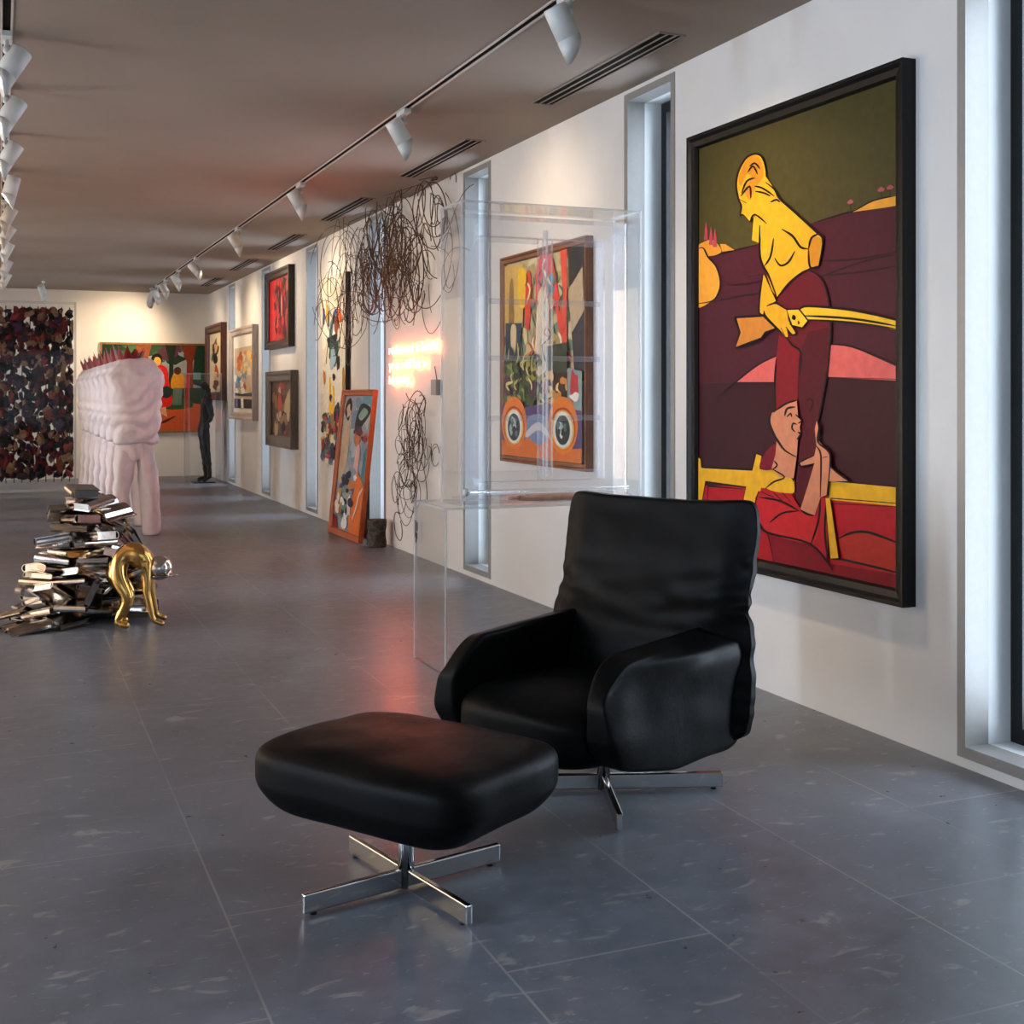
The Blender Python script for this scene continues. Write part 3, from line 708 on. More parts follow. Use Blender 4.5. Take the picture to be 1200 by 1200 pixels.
# pale framed colourful picture
r_, c_ = picture('framed_painting', 'yellow and blue picture with white mount in a pale wood frame', 16.2, 18.0, .96, 2.23, .08, .10, mat_wood('pale_ash_frame', '#9a8f86', '#b8aca0'), bg='#d8d3cb', group=GP)
c_.poly('#b9a58f', [(.06, .05), (.94, .05), (.94, .84), (.06, .84)])
for i in range(46):
    v = rb.uniform(.25, .8); cols = ['#d9a33a', '#e0b765', '#c8743a', '#d8c7a2', '#b55a3c'] if v > .5 else ['#5b8fb4', '#c5d3dc', '#a4453c', '#d0a860', '#7a4a40', '#e0dcd4']
    c_.blob(rb.choice(cols), rb.uniform(.12, .88), v, rb.uniform(.04, .11), rb.uniform(.02, .06), rb)
c_.blob('#c96a3a', .3, .6, .07, .08, rb); c_.blob('#3f83b5', .25, .42, .1, .03, rb)
c_.poly('#38404a', [(.1, .22), (.9, .21), (.9, .26), (.4, .24), (.1, .26)])
c_.poly('#23242c', [(.06, .06), (.94, .06), (.94, .17), (.06, .18)]); c_.poly('#e8e6e2', [(.4, .06), (.52, .06), (.5, .19), (.38, .18)]); c_.poly('#6a6f9a', [(.12, .07), (.25, .07), (.22, .18), (.14, .18)])
c_.done('canvas', r_)
# brown frame with oval head
r_, c_ = picture('framed_painting', 'cream picture of a dark curled figure in a deep brown frame near the far corner', 18.64, 20.2, 1.22, 2.39, .09, .13, mat_wood('reddish_brown_frame', '#3a1c0f', '#5f331c'), bg='#d8c4a0', group=GP)
c_.poly('#c9722f', [(.75, 0), (1, 0), (1, 1), (.85, 1), (.8, .5)])
c_.blob('#3a2c26', .45, .75, .2, .13, rb); c_.blob('#d0a46c', .47, .74, .13, .08, rb); c_.blob('#28201e', .45, .58, .17, .08, rb); c_.blob('#4e6a62', .2, .6, .07, .08, rb)
c_.blob('#b4512c', .5, .35, .15, .12, rb); c_.blob('#e0b690', .45, .28, .1, .06, rb); c_.blob('#5a2a22', .45, .12, .2, .07, rb)
c_.done('canvas', r_)
# tall unframed canvas
r_, c_ = picture('tall_canvas', 'tall unframed canvas with white ground and yellow drips', 11.58, 12.55, .60, 2.49, .05, 0, plain('dark_canvas_edge', '#1a1310', .7), bg='#d3cbb8')
for i in range(20): c_.blob(rb.choice(['#e4dfd0', '#c9c2ae', '#d8cbb4']), rb.uniform(.08, .92), rb.uniform(.5, .96), rb.uniform(.06, .16), rb.uniform(.03, .07), rb)
c_.blob('#bfb7a3', .6, .9, .3, .06, rb)
for u, v, w_, h_, q in ((.12, .79, .05, .055, '#2f4f7c'), (.26, .81, .05, .05, '#d79a2a'), (.33, .78, .04, .05, '#4a3f2c'), (.55, .78, .06, .03, '#22252c'), (.62, .8, .05, .02, '#335fa0'), (.76, .775, .11, .035, '#cf5a1f'), (.45, .72, .08, .05, '#3f6f7c'), (.66, .73, .09, .05, '#7a3f2c'), (.5, .65, .2, .05, '#1a2224'), (.55, .6, .2, .07, '#2b4440'), (.52, .56, .13, .05, '#8fa6ae'), (.72, .54, .06, .04, '#1c2020'), (.15, .46, .05, .05, '#b8762c'), (.93, .45, .05, .05, '#a07838'), (.55, .46, .06, .02, '#2a2320')):
    c_.blob(q, u, v, w_, h_, rb)
c_.poly('#e0a91e', [(.36, .47), (.42, .46), (.43, .33), (.5, .32), (.5, .42), (.56, .42), (.58, .3), (.68, .3), (.62, .18), (.38, .2), (.35, .3)])
c_.blob('#3a1e30', .43, .36, .06, .02, rb); c_.blob('#1f2c30', .72, .27, .14, .05, rb); c_.blob('#1f2c30', .62, .27, .08, .04, rb); c_.blob('#8f2230', .35, .22, .1, .05, rb); c_.blob('#c02a2a', .38, .17, .06, .03, rb)
for i in range(70):
    c_.blob(rb.choice(['#7d1c3a', '#2c3a30', '#1d1f22', '#a3332f', '#c09a4a', '#4f6f54', '#54243c', '#3f5f7c', '#d0c0a0', '#8a6a34', '#5f1a34']), rb.uniform(.08, .92), rb.uniform(.03, .26), rb.uniform(.04, .12), rb.uniform(.012, .045), rb)
c_.done('canvas', r_)
# painting behind the acrylic window
M_OAK = mat_wood('orange_brown_frame', '#5a2f14', '#86491f')
r_, c_ = picture('framed_painting', 'colourful painting with two orange ovals in a thin brown frame behind the clear window', 6.30, 7.60, .865, 2.205, .05, .045, M_OAK, bg='#b8a47c', group=GP)
for i in range(110):
    v = rb.uniform(.52, .97); c_.blob(rb.choice(['#b9a47c', '#a08f64', '#84977c', '#c2b390', '#8f805f', '#a89b80', '#667f70', '#c9b98c', '#7d5f3a']), rb.uniform(.04, .96), v, rb.uniform(.02, .07), rb.uniform(.015, .05), rb)
c_.poly('#c5a25a', [(0, .62), (.25, .66), (.26, .98), (0, .99)]); c_.poly('#8a6a3a', [(.06, .66), (.13, .64), (.12, .9), (.07, .88)], True)
c_.poly('#e0b02a', [(.2, .78), (.3, .77), (.3, .93), (.19, .95)], True); c_.poly('#c9402f', [(.28, .68), (.34, .66), (.36, .9), (.3, .92)], True)
c_.poly('#cf4038', [(.45, .98), (.6, .99), (.66, .9), (.74, .72), (.79, .62), (.72, .6), (.66, .75), (.58, .9), (.5, .88), (.46, .74), (.42, .8)], True)
c_.poly('#d0483c', [(.72, 1), (.8, 1), (.8, .56), (.74, .52), (.76, .75)]); c_.poly('#3f7f9c', [(.6, .9), (.66, .88), (.64, .8), (.58, .82)], True); c_.poly('#d8c2a0', [(.4, .45), (.56, .42), (.58, .8), (.46, .82), (.42, .6)], True)
for i in range(26):
    u, v = rb.uniform(.3, .8), rb.uniform(.56, .98); c_.line(rb.choice(['#c9402f', '#2c2a24', '#d8c9a0', '#3f5f4c', '#e0d6b8', '#b5552c']), [(u, v), (u + rb.uniform(-.06, .06), v - .04), (u + rb.uniform(-.08, .08), v - rb.uniform(.06, .14))], rb.uniform(.008, .02))
c_.poly('#20222a', [(.82, 1), (1, 1), (1, .9), (.9, .84), (.83, .82)]); c_.poly('#b0997c', [(.82, .8), (.98, .9), (1, .66), (.86, .6)]); c_.poly('#1f2430', [(.86, .6), (1, .7), (1, .38), (.9, .36)])
c_.poly('#2c3a4a', [(.02, .5), (.22, .5), (.24, .68), (.02, .69)]); c_.poly('#cdb48c', [(.1, .56), (.15, .52), (.17, .66), (.1, .67)], True)
c_.poly('#54663c', [(0, .26), (.35, .26), (.36, .5), (0, .5)])
for i in range(70): c_.blob(rb.choice(['#3c4a2c', '#8a8a4a', '#2a2c24', '#a39a5a', '#5f7a4a', '#4a2f3c', '#1f2a20']), rb.uniform(.02, .6), rb.uniform(.27, .5), rb.uniform(.02, .06), rb.uniform(.012, .035), rb)
c_.poly('#2f3a2c', [(.58, .42), (.82, .42), (.82, .56), (.58, .55)]); c_.poly('#2a1c14', [(.55, .24), (.84, .24), (.84, .42), (.55, .42)])
for i in range(30):
    u, v = rb.uniform(.02, .6), rb.uniform(.27, .5); c_.line(rb.choice(['#1f2a18', '#b0a45c', '#2a1c24', '#7a8a4a', '#d0c48a']), [(u, v), (u + rb.uniform(-.05, .05), v + .03), (u + rb.uniform(-.07, .07), v + rb.uniform(.04, .09))], rb.uniform(.008, .018))
for i in range(24): c_.blob(rb.choice(['#d0a04a', '#b87a34', '#8f5a2c', '#e0c080', '#3a2418']), rb.uniform(.56, .82), rb.uniform(.27, .41), rb.uniform(.02, .05), rb.uniform(.015, .035), rb)
c_.poly('#7d8f8c', [(.84, .24), (1, .24), (1, .42), (.84, .44)]); c_.blob('#b02f34', .92, .36, .05, .07, rb); c_.blob('#e0d8cc', .92, .3, .05, .02, rb)
c_.poly('#4b3a66', [(0, .0), (1, .0), (1, .24), (.6, .27), (.3, .25), (0, .26)]); c_.poly('#6a7a9c', [(.34, .04), (.62, .04), (.6, .2), (.36, .2)], True); c_.poly('#b8b4b8', [(.34, .13), (.5, .18), (.64, .12), (.64, .09), (.5, .14), (.35, .1)], True)
c_.poly('#c9662a', [(0, .0), (1, 0), (1, .07), (.7, .05), (.62, .11), (.5, .06), (.36, .1), (.2, .05), (0, .08)])
for u in (.17, .79):
    c_.poly('#d9742a', [(u + .17 * math.cos(a * PI / 8), .17 + .135 * math.sin(a * PI / 8)) for a in range(16)], True); c_.poly('#a33a20', [(u + .145 * math.cos(a * PI / 8), .155 + .10 * math.sin(a * PI / 8)) for a in range(16)], True)
    c_.poly('#e3a23c', [(u + .13 * math.cos(a * PI / 8), .15 + .093 * math.sin(a * PI / 8)) for a in range(16)], True)
    c_.poly('#cfd6cf', [(u + .11 * math.cos(a * PI / 8), .15 + .085 * math.sin(a * PI / 8)) for a in range(16)], True); c_.poly('#26302f', [(u + .085 * math.cos(a * PI / 8), .148 + .07 * math.sin(a * PI / 8)) for a in range(16)], True)
    for i in range(9): c_.blob(rb.choice(['#8fa6a8', '#c9cfca', '#54686c', '#1a2022']), u + rb.uniform(-.05, .05), .15 + rb.uniform(-.05, .05), .018, .018, rb)
c_.done('canvas', r_)
# leaning painting
LY0, LY1, LX0, LX1, LZ = 10.46, 11.55, 2.915, 3.055, 1.345
r_ = thing('leaning_painting', 'orange-framed painting leaning on the wall, pale standing nude shape on blue', 'painting', (LX0, (LY0 + LY1) / 2, 0))
lean = math.atan2(LX1 - LX0, LZ); LL = math.hypot(LX1 - LX0, LZ)
fr = frame_bars('frame', -(LY1 - LY0) / 2, (LY1 - LY0) / 2, 0, LL, 0, .045, .055, mat_wood('orange_frame', '#8a3f17', '#b55a22'), r_)
r_.rotation_euler = (0, lean, 0)
hw = (LY1 - LY0) / 2 - .053
obj('backing', boxbm(-.012, -.002, -hw, hw, .053, LL - .053), M_BLKFRAME, r_)
cl = lambda q: min(1, max(0, q))
c_ = Canvas(lambda u, v, d: (-.0125 - d, hw - 2 * hw * cl(u), .053 + (LL - .106) * cl(v)))
c_.poly('#8c93a0', [(0, 0), (1, 0), (1, 1), (0, 1)])
for i in range(30): c_.blob(rb.choice(['#7f8898', '#9aa3ac', '#6f7f8c', '#a9a7a4', '#5f8a94', '#8a8c98']), rb.uniform(.05, .95), rb.uniform(.4, .97), rb.uniform(.08, .2), rb.uniform(.03, .09), rb)
c_.poly('#b9a58c', [(.08, .34), (.24, .4), (.3, .6), (.28, .78), (.16, .82), (.06, .72), (.02, .5)], True); c_.blob('#1d1a1f', .17, .9, .13, .07, rb); c_.blob('#c2a992', .18, .88, .07, .045, rb)
c_.poly('#1f2426', [(.45, .8), (.6, .94), (.95, .9), (.7, .78), (.5, .74)], True); c_.poly('#7f9a8a', [(.55, .85), (.7, .91), (.85, .88), (.66, .82)], True)
for i in range(14): c_.blob(rb.choice(['#5a1f2c', '#8a2f34', '#33202a', '#a8633a']), rb.uniform(.45, .9), rb.uniform(.66, .74), rb.uniform(.05, .1), rb.uniform(.02, .04), rb)
c_.poly('#2f6f7c', [(.82, .3), (1, .35), (1, .66), (.85, .6)]); c_.poly('#c99a92', [(.55, .42), (.68, .4), (.72, .6), (.6, .63)], True)
c_.poly('#c9641f', [(.6, 0), (1, 0), (1, .32), (.85, .4), (.7, .45), (.62, .3), (.55, .12)]); c_.poly('#7f1f1f', [(0, 0), (.2, 0), (.14, .08), (0, .1)])
for i in range(44): c_.blob(rb.choice(['#c9cfd0', '#2f4f7c', '#2c2a30', '#c9a23c', '#7a8a94', '#e0ddd6', '#3f7f6c', '#1f2430', '#a86a34']), rb.uniform(.1, .65), rb.uniform(.04, .44), rb.uniform(.04, .1), rb.uniform(.015, .045), rb)
c_.line('#d8cfc2', [(.95, .34), (.84, .28), (.8, .2), (.7, .1)], .03); c_.done('canvas', r_)
# end-wall picture: a plain stand-in of trees and a red dress
r_ = thing('wide_painting', 'wide painting of a red dress among tree trunks on the end wall', 'painting', (2.255, YB, .70))
PW, PH = 1.66, 1.43
bm = bmesh.new(); M_THIN = mat_wood('thin_gilt_frame', '#6a4a26', '#94703c')
box(bm, -PW / 2, PW / 2, -.05, -.001, PH - .03, PH); box(bm, -PW / 2, PW / 2, -.05, -.001, 0, .03); box(bm, -PW / 2, -PW / 2 + .03, -.05, -.001, .03, PH - .03); box(bm, PW / 2 - .03, PW / 2, -.05, -.001, .03, PH - .03); obj('frame', bm, M_THIN, r_)
cl = lambda q: min(1, max(0, q))
c_ = Canvas(lambda u, v, d: (-PW / 2 + .03 + (PW - .06) * cl(u), -.03 - d, .03 + (PH - .06) * cl(v)))
c_.poly('#24382a', [(0, 0), (1, 0), (1, 1), (0, 1)])
c_.poly('#8f9498', [(.3, .5), (1, .5), (1, .62), (.92, .95), (.3, .98)])
for i in range(16): c_.blob(rb.choice(['#2f4a30', '#1f3322', '#3f5f3a', '#56303a']), rb.uniform(0, 1), rb.uniform(.82, 1), .1, .07, rb)
c_.poly('#1f3a2a', [(.86, .55), (1, .5), (1, 1), (.9, 1)]); c_.poly('#6f8f94', [(.5, .6), (.95, .6), (.95, .68), (.5, .68)])
for u, w_, q in ((.4, .07, '#8a4a26'), (.66, .05, '#1f2a20'), (.84, .07, '#7f3320')):
    c_.poly(q, [(u - w_ / 2, .5), (u + w_ / 2, .5), (u + w_ * .4, .8), (u + w_, 1), (u - w_ * 1.2, 1), (u - w_ * .4, .8)])
c_.poly('#b8522c', [(0, 0), (1, 0), (1, .3), (.6, .36), (.3, .3), (0, .3)]); c_.poly('#2a4a2c', [(.62, .25), (.86, .27), (.84, .36), (.7, .38), (.6, .33)], True)
c_.poly('#c9966a', [(.46, .2), (.52, .2), (.54, .34), (.47, .34)]); c_.poly('#c9966a', [(.56, .2), (.62, .16), (.6, .34), (.55, .34)])
c_.poly('#c9231a', [(.43, .3), (.66, .3), (.64, .55), (.62, .72), (.56, .77), (.48, .77), (.45, .7), (.46, .5)], True); c_.blob('#1a1414', .52, .83, .055, .07, rb, .05); c_.blob('#d8a64a', .525, .81, .035, .05, rb, .05); c_.blob('#20302c', .61, .45, .055, .07, rb, .08)
c_.poly('#c98a2a', [(.66, .5), (.78, .5), (.77, .66), (.68, .66)], True); c_.blob('#4a2a20', .72, .7, .035, .045, rb, .05); c_.poly('#5a6a60', [(.67, .3), (.76, .3), (.77, .5), (.68, .5)]); c_.line('#4a1f14', [(.5, .06), (.6, .11), (.7, .17)], .03, False)
c_.done('canvas', r_)

# ================================================================== NEON, WIRE, STUMP, BOX
M_NEON = mat_emit('pink_red_neon', (1, .13, .04, 1), 80)
ns = thing('neon_sign', 'pink-red neon handwriting in three lines on the wall', 'neon sign', (W - .03, 9.56, 1.395))
def text_mesh(name, s, width, hgt, m, parent, loc):
    cu = bpy.data.curves.new(name, 'FONT'); cu.body = s; cu.size = 1; cu.extrude = .02; cu.bevel_depth = .006; cu.offset = -.012
    o = bpy.data.objects.new(name, cu); COL.objects.link(o)
    dg = bpy.context.evaluated_depsgraph_get(); me = bpy.data.meshes.new_from_object(o.evaluated_get(dg)); bpy.data.objects.remove(o)
    xs_ = [v.co.x for v in me.vertices]; sx = width / (max(xs_) - min(xs_)); x0 = min(xs_)
    for v in me.vertices: v.co = Vector((-v.co.z * hgt * .5, -(v.co.x - x0) * sx, v.co.y * hgt))
    me.materials.append(m); me.name = name
    q = bpy.data.objects.new(name, me); COL.objects.link(q); q.parent = parent; q.location = loc; return q
for s, wd, z in (('resistance is fertile', 1.29, .255), ('you will be a', 1.0, .125), ('identity.', .62, .0)):
    text_mesh('neon_line', s, wd, .105, M_NEON, ns, (0, .64, z))
for y, z in ((.6, .28), (.0, .28), (-.6, .28), (.6, .15), (-.2, .15), (.6, .03), (.1, .03)): 
    bm = bmesh.new(); cyl(bm, (.004, y, z), (.028, y, z), .004, n=8); obj('tube_support', bm, M_SOCKET, ns)
jb = thing('transformer_box', 'small grey metal box on the wall beside the neon writing', 'electrical box', (W, 8.97, 1.30))
obj('housing', boxbm(-.05, -.001, -.06, .06, 0, .12, bev=.004), M_SOCKET, jb)
bm = bmesh.new(); cyl(bm, (-.02, 0, .119), (-.02, .05, .22), .004, n=8); obj('cable', bm, M_DARK, jb)

def tangle(n, cy, cz, sy, sz, rmin, rmax, rad, seed, xlo, xhi, zmax, zmin):
    r = random.Random(seed); P = []
    for i in range(n):
        y = r.gauss(cy, sy); z = r.gauss(cz, sz); R = r.uniform(rmin, rmax); a0 = r.uniform(0, 2 * PI); arc = r.uniform(1.8, 7.0); m = int(10 + arc * 5)
        el = r.uniform(.55, 1.1); ti = r.uniform(0, PI); x0 = r.uniform(xlo, xhi); x1 = r.uniform(xlo, xhi); dr = r.uniform(-.25, .25); pts = []
        for k in range(m):
            t = k / (m - 1); a = a0 + arc * t; q = R * (1 + dr * t + .12 * noise.noise(Vector((i * 3.1, a * .9, 1))))
            u, v = q * math.cos(a), q * el * math.sin(a)
            yy = y + u * math.cos(ti) - v * math.sin(ti); zz = z + u * math.sin(ti) + v * math.cos(ti)
            pts.append((min(W - .012, x0 + (x1 - x0) * t), yy, min(zmax, max(zmin, zz))))
        if any(8.75 < q[1] < 10.3 and 1.34 < q[2] < 1.82 for q in pts) or any(10.3 < q[1] < 11.7 and q[2] < 1.5 for q in pts): continue
        P.append((pts, rad * r.uniform(.7, 1.3)))
    return P
wt = thing('wire_tangle', 'tangle of dark rusted wire loops climbing the wall around the neon writing', 'sculpture', (0, 0, 0))
up = tangle(85, 9.7, 2.36, .46, .22, .08, .36, .0038, 5, 2.80, 3.085, H - .02, .2) + tangle(85, 9.9, 2.12, .66, .34, .12, .45, .0030, 6, 2.78, 3.085, H - .02, .2) \
    + tangle(14, 8.75, 2.6, .16, .14, .10, .26, .0042, 8, 2.85, 3.08, H - .02, .2) + tangle(34, 10.9, 2.3, .35, .25, .2, .5, .0028, 10, 2.72, 3.05, H - .02, .2)
lo = tangle(48, 9.33, .95, .16, .20, .06, .24, .0030, 9, 2.93, 3.085, 1.36, .05) + tangle(12, 9.55, .55, .16, .14, .12, .3, .0030, 12, 2.95, 3.085, 1.2, .1)
tubes('upper_wire_coil', up, M_WIRE, wt); tubes('lower_wire_coil', lo, M_WIRE, wt)
# stump
bm = bmesh.new(); st = random.Random(2)
rings = [((0, 0, z), .078 + .006 * math.sin(z * 40), .078 + .006 * math.cos(z * 31)) for z in (0, .02, .05, .09, .13, .17, .21, .235)]
R_ = loft(bm, rings, 28)
for v in bm.verts:
    d = .012 * noise.noise(v.co * 28 + Vector((4, 0, 0))); v.co.x += v.co.x / .08 * d; v.co.y += v.co.y / .08 * d
tag(obj('log_stump', bm, mat_mottle('rough_dark_bark', ['#1a1613', '#3a332c', '#5a5048'], 30, .85, .6, .8), None, False, (2.97, 10.22, 0)), 'rough dark log stump on the floor by the leaning painting', 'stump')

# ================================================================== ACRYLIC PLINTH, CASE, WINDOW
def panel(bm, x0, x1, y0, y1, z0, z1):
    """thin sheet: the two big faces clear, the cut edges brighter"""
    d = (x1 - x0, y1 - y0, z1 - z0); k = d.index(min(d))
    n0 = len(bm.faces); box(bm, x0, x1, y0, y1, z0, z1); bm.faces.ensure_lookup_table(); bm.normal_update()
    for f in bm.faces[n0:]: f.material_index = 0 if abs(f.normal[k]) > .5 else 1
def clear_box(root, x0, x1, y0, y1, z0, z1, t=.01, top=True, bottom=False, name='panel'):
    P = [(x0, x1, y0, y0 + t, z0, z1), (x0, x1, y1 - t, y1, z0, z1), (x0, x0 + t, y0 + t, y1 - t, z0, z1), (x1 - t, x1, y0 + t, y1 - t, z0, z1)]
    if top: P.append((x0 + t, x1 - t, y0 + t, y1 - t, z1 - t, z1))
    if bottom: P.append((x0 + t, x1 - t, y0 + t, y1 - t, z0, z0 + t))
    for q in P:
        bm = bmesh.new(); panel(bm, *q); obj(name, bm, [M_ACRYL, M_ACEDGE], root)
pl = thing('acrylic_plinth', 'clear acrylic plinth carrying the see-through window case', 'plinth', (2.455, 5.60, 0))
clear_box(pl, -.57, .57, -.238, .235, 0, .78, .012)
bm = bmesh.new()
for (y, z, a, l) in ((.20, .66, .3, .05), (.175, .655, -.4, .045), (.20, .62, -.2, .04), (.18, .61, .5, .03), (.19, .59, .1, .03)):
    box(bm, -.574, -.5705, y - .005, y + .005, z - l / 2, z + l / 2)
obj('mark', bm, M_DARK, pl)
vc = thing('acrylic_case', 'tall clear acrylic case enclosing a transparent window', 'display case', (2.46, 5.57, .78))
clear_box(vc, -.475, .475, -.15, .15, .0, 1.435, .01)
aw = thing('acrylic_window', 'transparent acrylic casement window with muntin bars inside the case', 'window sculpture', (2.46, 5.56, .78))
def bars(name, L, parent, m=M_ACBAR, bev=.006):
    bm = bmesh.new()
    for q in L:
        b2 = bmesh.new(); box(b2, *q); bevel(b2, min(bev, .45 * min(q[1] - q[0], q[3] - q[2], q[5] - q[4])), 2)
        me = bpy.data.meshes.new('t'); b2.to_mesh(me); b2.free(); bm.from_mesh(me); bpy.data.meshes.remove(me)
    return obj(name, bm, m, parent)
# mitred outer frame, splayed like a casing
bm = bmesh.new()
o_, i_ = (-.405, .44, .03, 1.385), (-.315, .345, .095, 1.295)
def rectv(q, y): return [bm.verts.new((q[0], y, q[2])), bm.verts.new((q[1], y, q[2])), bm.verts.new((q[1], y, q[3])), bm.verts.new((q[0], y, q[3]))]
Rr = [rectv(o_, .10), rectv(o_, -.045), rectv((o_[0] + .018, o_[1] - .018, o_[2] + .018, o_[3] - .018), -.06), rectv(i_, -.005), rectv(i_, .10)]
for a, b in zip(Rr, Rr[1:] + Rr[:1]):
    for k in range(4): bm.faces.new((a[k], a[(k + 1) % 4], b[(k + 1) % 4], b[k]))
obj('window_casing', bm, M_ACBAR, aw)
for s, (x0, x1) in (('l', (-.31, .005)), ('r', (.025, .34))):
    sw = .028
    sash = bars('sash', [(x0, x0 + sw, -.012, .02, .10, 1.29), (x1 - sw, x1, -.012, .02, .10, 1.29), (x0 + sw, x1 - sw, -.012, .02, 1.262, 1.29), (x0 + sw, x1 - sw, -.012, .02, .10, .15)], aw)
    for z in (.975, .700, .407):
        bars('muntin', [(x0 + sw, x1 - sw, -.012, .02, z - .012, z + .012)], sash)
    bm = bmesh.new(); panel(bm, x0 + sw, x1 - sw, .003, .007, .15, 1.262); obj('pane', bm, [M_ACRYL, M_ACEDGE], sash)
bars('mullion', [(.007, .023, -.022, .02, .10, 1.33)], aw)
bars('sill', [(-.44, .45, -.085, .10, .001, .028)], aw)
# clear rail with a white knob in front, and a flesh-toned arm-shaped form along the sill
rl = thing('acrylic_rod', 'clear rod with a white ball end at the foot of the window', 'rod', (2.44, 5.4525, .842))
bm = bmesh.new(); cyl(bm, (-.42, 0, 0), (.44, 0, 0), .009, n=14); obj('rod', bm, M_ACBAR, rl, True)
bm = bmesh.new(); bmesh.ops.create_uvsphere(bm, u_segments=20, v_segments=14, radius=.0185); bmesh.ops.translate(bm, verts=bm.verts[:], vec=(-.42, 0, 0)); obj('ball_end', bm, plain('white_enamel', '#e6e4e2', .3), rl, True)
M_FLESH = plain('flesh_tone', '#dab097', .5, 0, .4, .12, 40)
fo = thing('arm_form', 'flesh-toned arm-shaped form lying along the clear sill', 'sculpture', (2.28, 5.4525, .805))
pts = [(.33, 0, .0), (.22, 0, .002), (.12, 0, .0), (.06, 0, .0), (.02, -.002, .0)]; rad = [.018, .020, .017, .014, .016]; ed = [(0, 1), (1, 2), (2, 3), (3, 4)]
for k, (dy, ln) in enumerate(((-.018, .045), (-.007, .052), (.005, .049), (.015, .04))):
    b0 = len(pts); pts += [(-.005, dy, .004), (-.005 - ln * .5, dy * 1.1, .006), (-.005 - ln * .8, dy * 1.1, -.004)]; rad += [.008, .0075, .0065]; ed += [(4, b0), (b0, b0 + 1), (b0 + 1, b0 + 2)]
b0 = len(pts); pts += [(.02, -.010, .012), (-.008, -.014, .014)]; rad += [.008, .007]; ed += [(4, b0), (b0, b0 + 1)]
skin('arm_shape', pts, ed, rad, M_FLESH, fo, 2, 2)

